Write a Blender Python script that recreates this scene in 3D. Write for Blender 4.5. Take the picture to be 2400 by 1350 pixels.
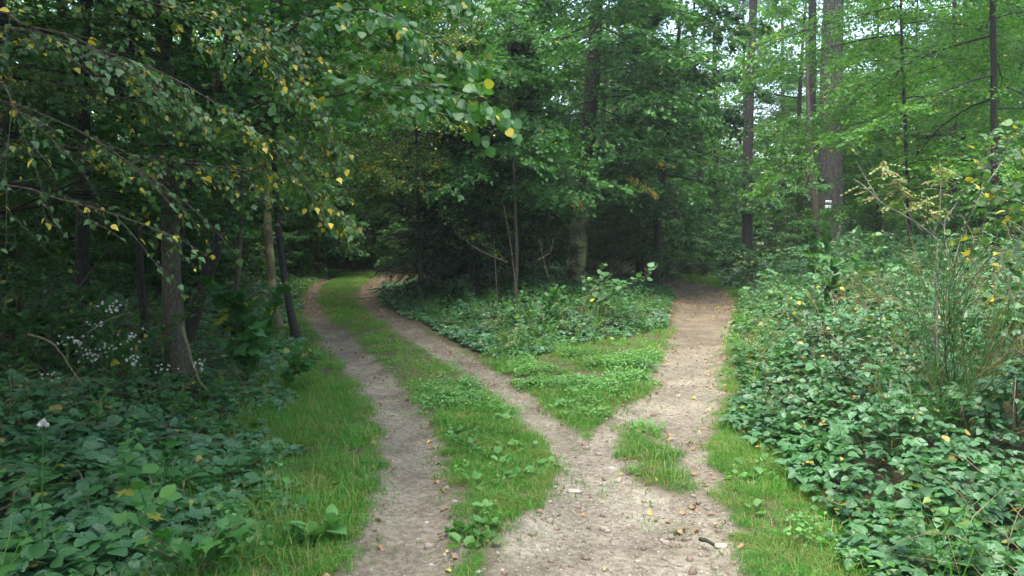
import bpy, math
import numpy as np
R = math.radians
sc = bpy.context.scene
for o in list(bpy.data.objects):
    bpy.data.objects.remove(o, do_unlink=True)

# ------------------------------------------------------------------ camera
CAM_H, FPX, HOR = 1.7, 1800.0, 560.0          # eye height, focal length in photo pixels, horizon row
PITCH = math.atan((675 - HOR) / FPX)
cam_d = bpy.data.cameras.new('camera'); cam = bpy.data.objects.new('camera', cam_d)
sc.collection.objects.link(cam); sc.camera = cam
cam.location = (0, 0, CAM_H); cam.rotation_euler = (R(90) - PITCH, 0, 0)
cam_d.sensor_width = 36; cam_d.lens = 36 * FPX / 2400; cam_d.clip_start = .05; cam_d.clip_end = 3000

# ------------------------------------------------------------------ sky, sun, exposure
SUN_EL, SUN_AZ = R(74), R(215)                 # soft light from high over the clearing, a little behind and left of the camera
w = bpy.data.worlds.new('World'); sc.world = w; w.use_nodes = True
nt = w.node_tree; bg = nt.nodes['Background']
sky = nt.nodes.new('ShaderNodeTexSky'); sky.sky_type = 'NISHITA'; sky.sun_disc = False
sky.sun_elevation = SUN_EL; sky.sun_rotation = SUN_AZ
sky.air_density = 1.2; sky.dust_density = 4.5; sky.ozone_density = 1.0
nt.links.new(sky.outputs[0], bg.inputs[0]); bg.inputs[1].default_value = .15
sd = bpy.data.lights.new('sun', 'SUN'); sun = bpy.data.objects.new('sun', sd); sc.collection.objects.link(sun)
sd.energy = .9; sd.angle = R(45); sd.color = (1, .975, .93)
sun.rotation_euler = (R(90) - SUN_EL, 0, math.pi - SUN_AZ)
sc.view_settings.view_transform = 'Standard'; sc.view_settings.look = 'None'
sc.view_settings.gamma = 1; sc.view_settings.use_curve_mapping = False
sc.view_settings.exposure = 2.7
sc.render.engine = 'CYCLES'
cy = sc.cycles
cy.max_bounces = 7; cy.diffuse_bounces = 4; cy.glossy_bounces = 2; cy.transmission_bounces = 5; cy.transparent_max_bounces = 4
cy.use_denoising = True; cy.caustics_reflective = False; cy.caustics_refractive = False
cy.sample_clamp_indirect = 4

# ------------------------------------------------------------------ small maths
RNG = np.random.default_rng(7)
CP, SP = math.cos(PITCH), math.sin(PITCH)
def at(px, py, Y):
    """the place at distance Y ahead that stands at this spot of the photograph"""
    a, b = (px - 1200) / FPX, (675 - py) / FPX
    d = np.array([a, CP + b * SP, -SP + b * CP]); d = d * (Y / d[1])
    return np.array([d[0], d[1], d[2] + CAM_H])
def ss(a, b, x):
    t = np.clip((np.asarray(x, float) - a) / (b - a), 0, 1); return t * t * (3 - 2 * t)
def _h(ix, iy, s):
    n = (ix * 374761393 + iy * 668265263 + s * 974634777) & 0xFFFFFFFF
    n = ((n ^ (n >> 13)) * 1274126177) & 0xFFFFFFFF
    return ((n ^ (n >> 16)) & 0xFFFF) / 65535.0
def noise(x, y, f=1.0, seed=0):
    x = np.asarray(x, float) * f + 1000; y = np.asarray(y, float) * f + 1000
    ix = np.floor(x).astype(np.int64); iy = np.floor(y).astype(np.int64); u = x - ix; v = y - iy
    u = u * u * (3 - 2 * u); v = v * v * (3 - 2 * v)
    return (_h(ix, iy, seed) * (1 - u) + _h(ix + 1, iy, seed) * u) * (1 - v) + (_h(ix, iy + 1, seed) * (1 - u) + _h(ix + 1, iy + 1, seed) * u) * v
def fbm(x, y, f=1.0, seed=0, n=3):
    s, a, t = 0, 1, 0
    for k in range(n):
        s = s + a * noise(x, y, f * 2 ** k, seed + k); t += a; a *= .5
    return s / t - .5
def unit(v): return v / (np.linalg.norm(v, axis=-1, keepdims=True) + 1e-9)
def rotz(d, a):
    c, s = np.cos(a), np.sin(a)
    return np.stack([d[..., 0] * c - d[..., 1] * s, d[..., 0] * s + d[..., 1] * c, d[..., 2]], -1)

# ------------------------------------------------------------------ objects
def link(o, parent=None):
    sc.collection.objects.link(o)
    if parent is not None: o.parent = parent
    return o
def tag(o, label=None, cat=None, group=None, kind=None):
    for k, v in (('label', label), ('category', cat), ('group', group), ('kind', kind)):
        if v: o[k] = v
    return o
def empty(name, loc=(0, 0, 0), rz=0):
    o = bpy.data.objects.new(name, None); o.empty_display_size = .1
    o.location = tuple(float(c) for c in loc); o.rotation_euler = (0, 0, rz); return link(o)
def mesh(name, V, faces, mat=None, tint=None, smooth=False, attrs=None):
    """faces: list of (m,k) index arrays"""
    me = bpy.data.meshes.new(name)
    V = np.asarray(V, np.float32); me.vertices.add(len(V)); me.vertices.foreach_set('co', V.ravel())
    faces = [np.asarray(f, np.int32) for f in faces if len(f)]
    if faces:
        lv = np.concatenate([f.ravel() for f in faces]); cnt = np.concatenate([np.full(len(f), f.shape[1], np.int32) for f in faces])
        st = np.concatenate([[0], np.cumsum(cnt)[:-1]]).astype(np.int32)
        me.loops.add(len(lv)); me.loops.foreach_set('vertex_index', lv)
        me.polygons.add(len(cnt)); me.polygons.foreach_set('loop_start', st)
        if smooth: me.polygons.foreach_set('use_smooth', np.ones(len(cnt), bool))
    if tint is not None:
        a = me.attributes.new('tint', 'FLOAT_COLOR', 'POINT'); a.data.foreach_set('color', np.asarray(tint, np.float32).ravel())
    for k, v in (attrs or {}).items():
        a = me.attributes.new(k, 'FLOAT', 'POINT'); a.data.foreach_set('value', np.asarray(v, np.float32).ravel())
    me.update(calc_edges=True); me.validate()
    if mat: me.materials.append(mat)
    return me
def obj(name, me, parent=None, loc=None):
    o = bpy.data.objects.new(name, me); link(o, parent)
    if loc is not None: o.location = tuple(float(c) for c in loc)
    return o
class Geo:
    def __init__(s): s.V = []; s.F = []; s.T = []; s.n = 0
    def add(s, V, F, T=None):
        V = np.asarray(V, float).reshape(-1, 3)
        s.V.append(V); s.F += [np.asarray(f) + s.n for f in F]
        s.T.append(np.tile([.5, 0, .5, 1], (len(V), 1)) if T is None else T); s.n += len(V)
        return s
    def tube(s, P, r, seg=6, bump=0, seed=0, cap=True):
        P = np.asarray(P, float); r = np.broadcast_to(np.asarray(r, float), (len(P),))
        T = unit(np.gradient(P, axis=0))
        ref = np.array([0, 0, 1.0]) if abs(T[:, 2]).mean() < .8 else np.array([1.0, 0, 0])
        A = unit(np.cross(T, ref)); B = np.cross(T, A)
        th = np.linspace(0, 2 * np.pi, seg, endpoint=False)
        rr = r[:, None] * np.ones((1, seg))
        if bump:
            k = np.arange(len(P))[:, None] * .9
            rr = rr * (1 + bump * (2 * noise(k + 0 * th, th[None] * 1.3 + 0 * k, 1, seed) - 1) + bump * .8 * np.sin(th * 3 + seed)[None])
        V = P[:, None] + rr[..., None] * (np.cos(th)[None, :, None] * A[:, None] + np.sin(th)[None, :, None] * B[:, None])
        i = np.arange(len(P) - 1)[:, None] * seg; j = np.arange(seg)[None]; j2 = (j + 1) % seg
        Q = np.stack([i + j, i + j2, i + seg + j2, i + seg + j], -1).reshape(-1, 4)
        F = [Q]
        if cap and seg < 20: F.append(np.arange(seg)[None] + (len(P) - 1) * seg)
        return s.add(V, F)
    def leaves(s, tm, P, D, N, S, T):
        """one copy of a leaf shape per row; T rows are (tone, autumn, tone2)"""
        tv, tf = tm
        P, D, N = (np.asarray(a, float).reshape(-1, 3) for a in (P, D, N))
        if not len(P): return s
        D = unit(D); X = unit(np.cross(D, N)); N2 = np.cross(X, D)
        tv = np.asarray(tv, float); k = len(tv)
        V = P[:, None] + np.asarray(S)[:, None, None] * (tv[None, :, :1] * X[:, None] + tv[None, :, 1:2] * D[:, None] + tv[None, :, 2:] * N2[:, None])
        o = np.arange(len(P))[:, None, None] * k
        F = [(o + np.asarray(f)[None]).reshape(-1, np.asarray(f).shape[1]) for f in tf]
        TT = np.concatenate([np.asarray(T, float), np.ones((len(P), 1))], 1)
        return s.add(V.reshape(-1, 3), F, np.repeat(TT, k, 0))
    def me(s, name, mat, smooth=False):
        return mesh(name, np.concatenate(s.V), s.F, mat, np.concatenate(s.T), smooth)
def smooth_path(P, n):
    P = np.asarray(P, float); m = len(P); t = np.linspace(0, m - 1, n); i = np.clip(t.astype(int), 0, m - 2); u = (t - i)[:, None]
    g = lambda k: P[np.clip(k, 0, m - 1)]
    a, b, c, d = g(i - 1), g(i), g(i + 1), g(i + 2)
    return .5 * (2 * b + (c - a) * u + (2 * a - 5 * b + 4 * c - d) * u ** 2 + (3 * b - a - 3 * c + d) * u ** 3)

# ------------------------------------------------------------------ materials
def mat_new(name):
    m = bpy.data.materials.new(name); m.use_nodes = True
    n = m.node_tree.nodes; return m, m.node_tree, n, n['Principled BSDF'], n['Material Output']
def nd(t, kind, **kw):
    n = t.nodes.new('ShaderNode' + kind)
    for k, v in kw.items():
        if k.startswith('i_'): n.inputs[k[2:].replace('_', ' ')].default_value = v
        else: setattr(n, k, v)
    return n
def mixc(t, fac, a, b, blend='MIX'):
    n = t.nodes.new('ShaderNodeMix'); n.data_type = 'RGBA'; n.blend_type = blend
    for idx, v in ((0, fac), (6, a), (7, b)):
        if hasattr(v, 'links') or isinstance(v, bpy.types.NodeSocket): t.links.new(v, n.inputs[idx])
        elif idx == 0: n.inputs[0].default_value = v
        else: n.inputs[idx].default_value = (*v, 1)
    return n.outputs[2]
def ramp(t, sock, a, b):
    n = t.nodes.new('ShaderNodeMapRange'); t.links.new(sock, n.inputs[0]); n.inputs[1].default_value = a; n.inputs[2].default_value = b
    n.interpolation_type = 'SMOOTHSTEP'; return n.outputs[0]
def leaf_mat(name, c1, c2, autumn=(.5, .36, .04), trans=.3, rough=.42, spec=.5, inst=False, c3=None, patch=None, fine=False):
    m, t, n, b, out = mat_new(name); L = t.links.new
    at_ = nd(t, 'Attribute', attribute_name='tint'); sep = nd(t, 'SeparateColor'); L(at_.outputs['Color'], sep.inputs[0])
    tone = sep.outputs[0]
    col = mixc(t, tone, c1, c2)
    if inst:
        oi = nd(t, 'ObjectInfo'); col = mixc(t, ramp(t, oi.outputs['Random'], .1, 1.0), col, c3 or c1)
    geo = nd(t, 'NewGeometry'); nz = nd(t, 'TexNoise', i_Scale=1.3, i_Detail=2.0); L(geo.outputs['Position'], nz.inputs['Vector'])
    dk = mixc(t, ramp(t, nz.outputs[0], .3, .7), tuple(.78 * c for c in (1, 1, 1)), (1.12, 1.1, 1.0)); col = mixc(t, 1.0, col, dk, 'MULTIPLY')
    if fine:
        n6 = nd(t, 'TexNoise', i_Scale=70.0, i_Detail=2.0); L(geo.outputs['Position'], n6.inputs['Vector']); col = mixc(t, 1.0, col, mixc(t, ramp(t, n6.outputs[0], .3, .7), (.70, .74, .72), (1.2, 1.16, 1.16)), 'MULTIPLY')
        bp = nd(t, 'Bump', i_Strength=.5, i_Distance=.01); L(n6.outputs[0], bp.inputs['Height']); L(bp.outputs[0], b.inputs['Normal'])
    if patch:
        n5 = nd(t, 'TexNoise', i_Scale=2.6, i_Detail=3.0); L(geo.outputs['Position'], n5.inputs['Vector']); col = mixc(t, ramp(t, n5.outputs[0], .47, .64), col, patch)
    col = mixc(t, sep.outputs[1], col, autumn)
    L(col, b.inputs['Base Color']); b.inputs['Roughness'].default_value = rough; b.inputs['Specular IOR Level'].default_value = spec
    tr = nd(t, 'BsdfTranslucent'); tc = mixc(t, 1.0, col, (1.5, 1.55, .7), 'MULTIPLY'); L(tc, tr.inputs[0])
    mx = nd(t, 'MixShader'); mx.inputs[0].default_value = trans; L(b.outputs[0], mx.inputs[1]); L(tr.outputs[0], mx.inputs[2]); L(mx.outputs[0], out.inputs[0])
    return m
def bark_mat(name, c1, c2, moss=(.05, .06, .02), moss_h=1.2, moss_amt=.7, scale=1.0, lichen=None):
    m, t, n, b, out = mat_new(name); L = t.links.new
    tc = nd(t, 'TexCoord'); mp = nd(t, 'Mapping'); mp.inputs['Scale'].default_value = (1, 1, .22); L(tc.outputs['Object'], mp.inputs[0])
    n1 = nd(t, 'TexNoise', i_Scale=26 * scale, i_Detail=5.0, i_Roughness=.65); L(mp.outputs[0], n1.inputs['Vector'])
    v1 = nd(t, 'TexVoronoi', feature='DISTANCE_TO_EDGE', i_Scale=42 * scale); L(mp.outputs[0], v1.inputs['Vector'])
    n2 = nd(t, 'TexNoise', i_Scale=2.4, i_Detail=4.0); L(tc.outputs['Object'], n2.inputs['Vector'])
    col = mixc(t, ramp(t, n1.outputs[0], .3, .7), c1, c2)
    col = mixc(t, ramp(t, v1.outputs['Distance'], .0, .12), tuple(.62 * c for c in c1), col)
    if lichen: col = mixc(t, ramp(t, n2.outputs[0], .46, .6), col, lichen)
    sx = nd(t, 'SeparateXYZ'); L(tc.outputs['Object'], sx.inputs[0])
    mh = ramp(t, sx.outputs[2], moss_h, -.2); mm = nd(t, 'Math', operation='MULTIPLY'); L(mh, mm.inputs[0]); L(ramp(t, n2.outputs[0], .35, .6), mm.inputs[1])
    ma = nd(t, 'Math', operation='MULTIPLY'); L(mm.outputs[0], ma.inputs[0]); ma.inputs[1].default_value = moss_amt
    col = mixc(t, ma.outputs[0], col, moss)
    L(col, b.inputs['Base Color']); b.inputs['Roughness'].default_value = .85; b.inputs['Specular IOR Level'].default_value = .25
    bp = nd(t, 'Bump', i_Strength=.6, i_Distance=.02); L(v1.outputs['Distance'], bp.inputs['Height'])
    bp2 = nd(t, 'Bump', i_Strength=.6, i_Distance=.015); L(n1.outputs[0], bp2.inputs['Height']); L(bp.outputs[0], bp2.inputs['Normal']); L(bp2.outputs[0], b.inputs['Normal'])
    return m
def plain_mat(name, c, rough=.7, spec=.3, var=.25):
    m, t, n, b, out = mat_new(name); L = t.links.new
    tc = nd(t, 'TexCoord'); nz = nd(t, 'TexNoise', i_Scale=40.0, i_Detail=4.0); L(tc.outputs['Object'], nz.inputs['Vector'])
    oi = nd(t, 'ObjectInfo')
    col = mixc(t, ramp(t, nz.outputs[0], .3, .7), tuple(x * (1 - var) for x in c), tuple(min(1, x * (1 + var)) for x in c))
    col = mixc(t, 1.0, col, mixc(t, oi.outputs['Random'], (.7, .7, .7), (1.2, 1.17, 1.12)), 'MULTIPLY')
    L(col, b.inputs['Base Color']); b.inputs['Roughness'].default_value = rough; b.inputs['Specular IOR Level'].default_value = spec
    bp = nd(t, 'Bump', i_Strength=.4, i_Distance=.01); L(nz.outputs[0], bp.inputs['Height']); L(bp.outputs[0], b.inputs['Normal'])
    return m
M = dict(
    birch=leaf_mat('birch_leaf', (.040, .115, .030), (.085, .185, .050), autumn=(.55, .42, .04), trans=.36, rough=.40, spec=.4, fine=True),
    oak=leaf_mat('oak_leaf', (.024, .095, .020), (.062, .175, .042), autumn=(.40, .29, .05), trans=.36, rough=.48, spec=.3),
    beech=leaf_mat('beech_leaf', (.028, .105, .016), (.078, .198, .030), autumn=(.42, .36, .04), trans=.46, rough=.48, spec=.3, inst=True, c3=(.05, .15, .024)),
    dark=leaf_mat('dark_leaf', (.018, .070, .016), (.045, .130, .030), autumn=(.35, .28, .04), trans=.36, rough=.48, spec=.3, inst=True, c3=(.032, .095, .028)),
    shrub=leaf_mat('shrub_leaf', (.032, .120, .026), (.074, .190, .044), autumn=(.5, .42, .05), trans=.38, rough=.45, spec=.38, inst=True, c3=(.05, .14, .05)),
    bramble=leaf_mat('bramble_leaf', (.028, .095, .032), (.085, .200, .100), autumn=(.38, .26, .06), trans=.26, rough=.44, spec=.42, patch=(.048, .145, .042), fine=True),
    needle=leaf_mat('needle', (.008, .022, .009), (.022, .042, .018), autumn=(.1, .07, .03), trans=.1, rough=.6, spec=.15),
    fir=leaf_mat('fir_needle', (.03, .075, .03), (.06, .12, .05), autumn=(.1, .07, .03), trans=.3, rough=.5, spec=.25),
    grass=leaf_mat('grass_blade', (.036, .175, .018), (.090, .290, .038), autumn=(.26, .26, .09), trans=.42, rough=.5, spec=.25, inst=True, c3=(.058, .20, .026), patch=(.105, .195, .038)),
    herb=leaf_mat('herb_leaf', (.065, .185, .035), (.130, .290, .075), autumn=(.4, .35, .1), trans=.36, rough=.5, spec=.3, inst=True, c3=(.08, .21, .06)),
    maple=leaf_mat('sycamore_leaf', (.030, .120, .026), (.060, .170, .042), autumn=(.55, .44, .04), trans=.38, rough=.48, spec=.3),
    broom=leaf_mat('broom_stem', (.025, .085, .018), (.05, .14, .026), autumn=(.2, .15, .04), trans=.1, rough=.5, spec=.3),
    rowan=leaf_mat('rowan_leaf', (.10, .16, .045), (.20, .235, .085), autumn=(.26, .15, .09), trans=.3, rough=.5, spec=.3),
    litter=leaf_mat('fallen_leaf', (.30, .20, .10), (.20, .12, .07), autumn=(.45, .33, .09), trans=.15, rough=.6, spec=.25),
    bark=bark_mat('bark_grey_brown', (.040, .034, .025), (.085, .072, .050)),
    bark_oak=bark_mat('bark_oak', (.020, .018, .014), (.048, .043, .033), moss=(.22, .225, .11), moss_h=4.4, moss_amt=1.0),
    bark_dark=bark_mat('bark_dark', (.016, .0145, .012), (.040, .036, .030), moss_amt=.4),
    bark_fir=bark_mat('bark_fir', (.022, .021, .018), (.060, .058, .051), scale=.55, moss_amt=.3),
    bark_birch=bark_mat('bark_birch', (.09, .07, .035), (.19, .155, .09), lichen=(.26, .22, .10), moss_amt=.5, scale=1.5), birch_limb=bark_mat('bark_birch_limb', (.05, .04, .03), (.10, .085, .06), moss_amt=0),
    bark_pale=bark_mat('bark_pale', (.17, .155, .125), (.34, .32, .27), moss_amt=.3, scale=2),
    twig=plain_mat('twig', (.10, .075, .05)), cane=plain_mat('bramble_cane', (.11, .085, .05)),
    stone=plain_mat('stone', (.33, .29, .25), .8), pebble=plain_mat('pebble', (.255, .222, .185), .85, .2, .35),
    fluff=plain_mat('seed_fluff', (.52, .52, .52), .9, .1, .05), plate=plain_mat('sign_plate', (.30, .37, .36), .5, .4, .06), ink=plain_mat('sign_ink', (.02, .03, .025), .6, .3, .1),
)

# ------------------------------------------------------------------ terrain and tracks
def gz(x, y):
    x = np.asarray(x, float); y = np.asarray(y, float)
    return .7 * ss(12, 36, y) + .10 * fbm(x, y, .35, 11) * ss(1.5, 5, np.abs(x) + .2 * y)
def G(px, py):
    Y = 10.0
    for k in range(60):
        p = at(px, py, Y); slope = (CAM_H - p[2]) / Y; Y = .5 * Y + .5 * (CAM_H - float(gz(p[0], p[1]))) / max(slope, 1e-3)
    return at(px, py, Y)
def strip(rows):
    a = []
    for py, l, r in rows:
        A, B = G(l, py), G(r, py); a.append(((A[1] + B[1]) / 2, (A[0] + B[0]) / 2, abs(B[0] - A[0]) / 2))
    a = np.array(sorted(a)); return a
RUT_L = strip([(1350, 848, 1062), (1250, 872, 1062), (1150, 898, 1050), (1050, 905, 1030), (1000, 895, 1000), (950, 875, 968), (900, 848, 928), (850, 803, 878), (800, 757, 822), (750, 725, 768), (720, 712, 747), (700, 712, 738), (680, 724, 746), (660, 745, 768), (648, 765, 792)])
RUT_M = strip([(1120, 1330, 1420), (1060, 1305, 1400), (1000, 1255, 1322), (950, 1195, 1265), (900, 1130, 1200), (850, 1050, 1112), (800, 970, 1022), (770, 924, 970), (740, 874, 912), (720, 850, 882), (700, 840, 866), (680, 843, 868), (660, 860, 888), (648, 885, 915)])
PATH_R = strip([(1350, 1155, 1735), (1250, 1220, 1705), (1180, 1300, 1668), (1120, 1322, 1650), (1060, 1335, 1645), (1020, 1400, 1645), (1000, 1425, 1648), (950, 1482, 1672), (900, 1538, 1680), (850, 1556, 1682), (800, 1581, 1692), (750, 1597, 1710), (700, 1604, 1715), (680, 1588, 1690), (668, 1565, 1655), (658, 1540, 1600)])
ISL_C, ISL_T = G(1530, 1075), G(1560, 985)
def sdist(a, x, y, ymin=None):
    c = np.interp(y, a[:, 0], a[:, 1]); hw = np.interp(y, a[:, 0], a[:, 2]); d = np.abs(x - c) - hw
    d = np.maximum(d, (y - a[-1, 0] - .5)); return d if ymin is None else np.maximum(d, (ymin - y))
def path_sd(x, y):
    """signed distance to the bare earth, negative on it (left rut, middle rut, right path)"""
    d1 = sdist(RUT_L, x, y); d2 = sdist(RUT_M, x, y, RUT_M[0, 0]); d3 = sdist(PATH_R, x, y)
    isl = np.sqrt(((x - ISL_C[0]) / .24) ** 2 + ((y - ISL_C[1]) / 1.25) ** 2) - 1
    isl = isl + 1.1 * fbm(x, y, 3.0, 15, 3); d3 = np.maximum(d3, -isl * .3)
    return d1, d2, d3
def earth(x, y, rough=1.0):
    d = np.minimum(np.minimum(*path_sd(x, y)[:2]), path_sd(x, y)[2])
    return d + rough * (.20 * fbm(x, y, 2.2, 3, 4) + .11 * fbm(x, y, 8, 5, 2))
def gh(x, y):
    e = earth(x, y, .6); return gz(x, y) - .05 * ss(.10, -.15, e) + .012 * fbm(x, y, 3.5, 21, 3) + .05 * ss(0, .8, e) * (fbm(x, y, 1.2, 22) + .3)
def axis(f0, f1, step, far0, far1, grow=1.25):
    a = list(np.arange(f0, f1 + 1e-6, step)); s = step
    while a[-1] < far1: s = min(s * grow, 25); a.append(a[-1] + s)
    s = step
    while a[0] > far0: s = min(s * grow, 25); a.insert(0, a[0] - s)
    return np.array(a)
xs = axis(-7.5, 7.5, .09, -300, 300); ys = axis(1.5, 27, .09, -150, 420)
GX, GY = np.meshgrid(xs, ys); E = earth(GX, GY); Z = gh(GX, GY)
VG = np.stack([GX, GY, Z], -1).reshape(-1, 3); nx = len(xs)
i, j = np.meshgrid(np.arange(len(ys) - 1), np.arange(nx - 1), indexing='ij')
Q = np.stack([i * nx + j, i * nx + j + 1, (i + 1) * nx + j + 1, (i + 1) * nx + j], -1).reshape(-1, 4)
fc = VG[Q].mean(1); fe = earth(fc[:, 0], fc[:, 1]); which = np.argmin(np.stack(path_sd(fc[:, 0], fc[:, 1])), 0)
def ground_mat():
    m, t, n, b, out = mat_new('forest_ground'); L = t.links.new
    ea = nd(t, 'Attribute', attribute_name='earth'); li = nd(t, 'Attribute', attribute_name='rut')  # rut: gravel amount together with painted shade far up the tracks
    geo = nd(t, 'NewGeometry'); pos = geo.outputs['Position']
    def nz(s, d=5.0, r=.6):
        q = nd(t, 'TexNoise', i_Scale=s, i_Detail=d, i_Roughness=r); L(pos, q.inputs['Vector']); return q.outputs[0]
    n1, n2, n3 = nz(3.0), nz(22.0), nz(90.0, 3.0)
    v = nd(t, 'TexVoronoi', i_Scale=34.0, i_Randomness=1.0); L(pos, v.inputs['Vector'])
    v2 = nd(t, 'TexVoronoi', i_Scale=85.0); L(pos, v2.inputs['Vector'])
    dirt = mixc(t, ramp(t, n1, .3, .7), (.158, .146, .110), (.245, .229, .178))
    dirt = mixc(t, ramp(t, n2, .38, .62), mixc(t, 1.0, dirt, (.62, .6, .58), 'MULTIPLY'), dirt)
    dirt = mixc(t, ramp(t, n3, .52, .72), dirt, mixc(t, 1.0, dirt, (.5, .48, .46), 'MULTIPLY'))
    n4 = nz(1.1, 3.0); dirt = mixc(t, ramp(t, n4, .35, .65), mixc(t, 1.0, dirt, (.78, .75, .72), 'MULTIPLY'), mixc(t, 1.0, dirt, (1.15, 1.15, 1.12), 'MULTIPLY'))
    sp = nd(t, 'SeparateColor'); L(v.outputs['Color'], sp.inputs[0]); sp2 = nd(t, 'SeparateColor'); L(v2.outputs['Color'], sp2.inputs[0])
    def peb(vn, s, thr, size):
        a = nd(t, 'Math', operation='GREATER_THAN'); L(s, a.inputs[0]); a.inputs[1].default_value = thr
        c = nd(t, 'Math', operation='MULTIPLY'); L(a.outputs[0], c.inputs[0]); L(ramp(t, vn.outputs['Distance'], size, size * .6), c.inputs[1]); return c.outputs[0]
    p1 = peb(v, sp.outputs[0], .80, .38); p2 = peb(v2, sp2.outputs[0], .62, .42)
    grav = nd(t, 'Math', operation='MULTIPLY'); L(p2, grav.inputs[0]); L(li.outputs['Fac'], grav.inputs[1])
    grav1 = nd(t, 'Math', operation='MULTIPLY'); L(p1, grav1.inputs[0]); L(li.outputs['Fac'], grav1.inputs[1])
    dirt = mixc(t, grav.outputs[0], dirt, mixc(t, sp2.outputs[1], (.12, .10, .08), (.36, .32, .265)))
    dirt = mixc(t, grav1.outputs[0], dirt, mixc(t, sp.outputs[1], (.13, .11, .09), (.38, .34, .285)))
    soil = mixc(t, ramp(t, n2, .35, .65), (.035, .026, .016), (.085, .062, .038)); soil = mixc(t, ramp(t, n1, .4, .62), soil, (.05, .055, .02))
    ad = nd(t, 'Math', operation='MULTIPLY_ADD'); L(n2, ad.inputs[0]); ad.inputs[1].default_value = .22; L(ea.outputs['Fac'], ad.inputs[2])
    dirt = mixc(t, li.outputs['Fac'], mixc(t, 1.0, dirt, (.64, .58, .54), 'MULTIPLY'), dirt)  # browner dirt off the gravel; far up the tracks also painted tree shade
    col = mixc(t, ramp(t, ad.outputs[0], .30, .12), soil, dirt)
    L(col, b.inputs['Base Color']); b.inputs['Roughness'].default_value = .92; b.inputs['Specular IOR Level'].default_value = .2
    b1 = nd(t, 'Bump', i_Strength=.7, i_Distance=.02); L(n2, b1.inputs['Height'])
    b2 = nd(t, 'Bump', i_Strength=.8, i_Distance=.012); sm = nd(t, 'Math', operation='ADD'); L(grav.outputs[0], sm.inputs[0]); L(grav1.outputs[0], sm.inputs[1]); L(sm.outputs[0], b2.inputs['Height']); L(b1.outputs[0], b2.inputs['Normal'])
    b3 = nd(t, 'Bump', i_Strength=.5, i_Distance=.008); L(n3, b3.inputs['Height']); L(b2.outputs[0], b3.inputs['Normal']); L(b3.outputs[0], b.inputs['Normal'])
    return m
GM = ground_mat(); EV = E.ravel()
d1, d2, d3 = path_sd(GX, GY); GRAVEL_SHADE = (.62 + .38 * ss(.3, -.1, d3) * ss(13, 8, GY)).ravel() * (1 - ss(8, 17, GY)).ravel()  # gravel amount; its distance falloff darkens dirt, humus plus painted tree shade
def ground_part(name, sel, label):
    q = Q[sel]; idx, inv = np.unique(q, return_inverse=True)
    o = obj(name, mesh(name, VG[idx], [inv.reshape(-1, 4)], GM, smooth=True, attrs={'earth': EV[idx], 'rut': GRAVEL_SHADE[idx]}))
    return tag(o, label, kind='structure')
on = (fe < 0.0) & (fc[:, 1] < 30)
ground_part('ground', ~on, 'dark forest floor under grass and brambles')
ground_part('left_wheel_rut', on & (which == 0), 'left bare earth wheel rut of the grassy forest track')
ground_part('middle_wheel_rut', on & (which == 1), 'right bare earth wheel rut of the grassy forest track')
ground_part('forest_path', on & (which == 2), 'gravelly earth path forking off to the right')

# ------------------------------------------------------------------ leaf shapes (length 1 along y, x across, z up)
def _sym(half, mid):
    """half: outline (x,y,z) from base to tip on the right side without the ends; mid: y,z of midrib points base..tip"""
    V = [(0, y, z) for y, z in mid]; m = len(V); h = len(half)
    V += [(x, y, z) for x, y, z in half] + [(-x, y, z) for x, y, z in half]
    F4, F3 = [], []
    for s in (0, 1):
        o = m + s * h; ch = list(range(o, o + h)); 
        poly = [0] + ch + [m - 1] + list(range(m - 2, 0, -1))
        if s: poly = poly[::-1]
        for k in range(1, len(poly) - 1): F3.append((poly[0], poly[k], poly[k + 1])) if False else None
        F4.append(poly)
    return np.array(V, float), [np.array(F4)]
TM = {}
TM['simple'] = (np.array([(0, 0, 0), (.33, .42, .07), (0, 1, -.06), (-.33, .42, .07)]), [np.array([(0, 1, 2), (0, 2, 3)])])
TM['round'] = (np.array([(0, 0, 0), (.40, .25, .05), (.34, .72, .03), (0, 1, -.08), (-.34, .72, .03), (-.40, .25, .05)]), [np.array([(0, 1, 2, 3), (0, 3, 4, 5)])])
TM['birch'] = (np.array([(0, 0, 0), (.30, .10, .04), (.42, .32, .07), (.22, .66, .02), (0, 1, -.12), (-.22, .66, .02), (-.42, .32, .07), (-.30, .10, .04), (0, .45, -.02)]),
               [np.array([(0, 1, 2, 8), (8, 2, 3, 4), (8, 4, 5, 6), (0, 8, 6, 7)])])
def _bram():
    half = []
    for k, (x, y) in enumerate([(.26, .08), (.38, .17), (.37, .30), (.43, .38), (.36, .55), (.33, .68), (.20, .84)]):
        half.append((x, y, .12 * x - .10 * y * y))
    return _sym(half, [(0, 0), (.5, -.05), (1.03, -.16)])
TM['bramble'] = _bram()
TM['bramble_mid'] = _sym([(.30, .08, .04), (.43, .35, .05), (.30, .70, .0)], [(0, 0), (.5, -.04), (1, -.13)])
TM['oak'] = _sym([(.20, .20, .03), (.11, .33, .01), (.34, .56, .05), (.16, .68, .01), (.26, .88, -.02)], [(0, 0), (.5, 0), (1, -.06)])
TM['maple'] = _sym([(.10, -.12, 0), (.30, .02, .02), (.62, .05, .04), (.40, .22, .02), (.58, .50, .03), (.28, .48, .01), (.22, .60, .01), (.14, .74, 0)], [(0, 0), (.4, 0), (1.0, -.10)])
TM['needle'] = (np.array([(0, 0, 0), (.11, .3, .02), (0, 1, -.03), (-.11, .3, .02)]), [np.array([(0, 1, 2), (0, 2, 3)])])
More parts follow.
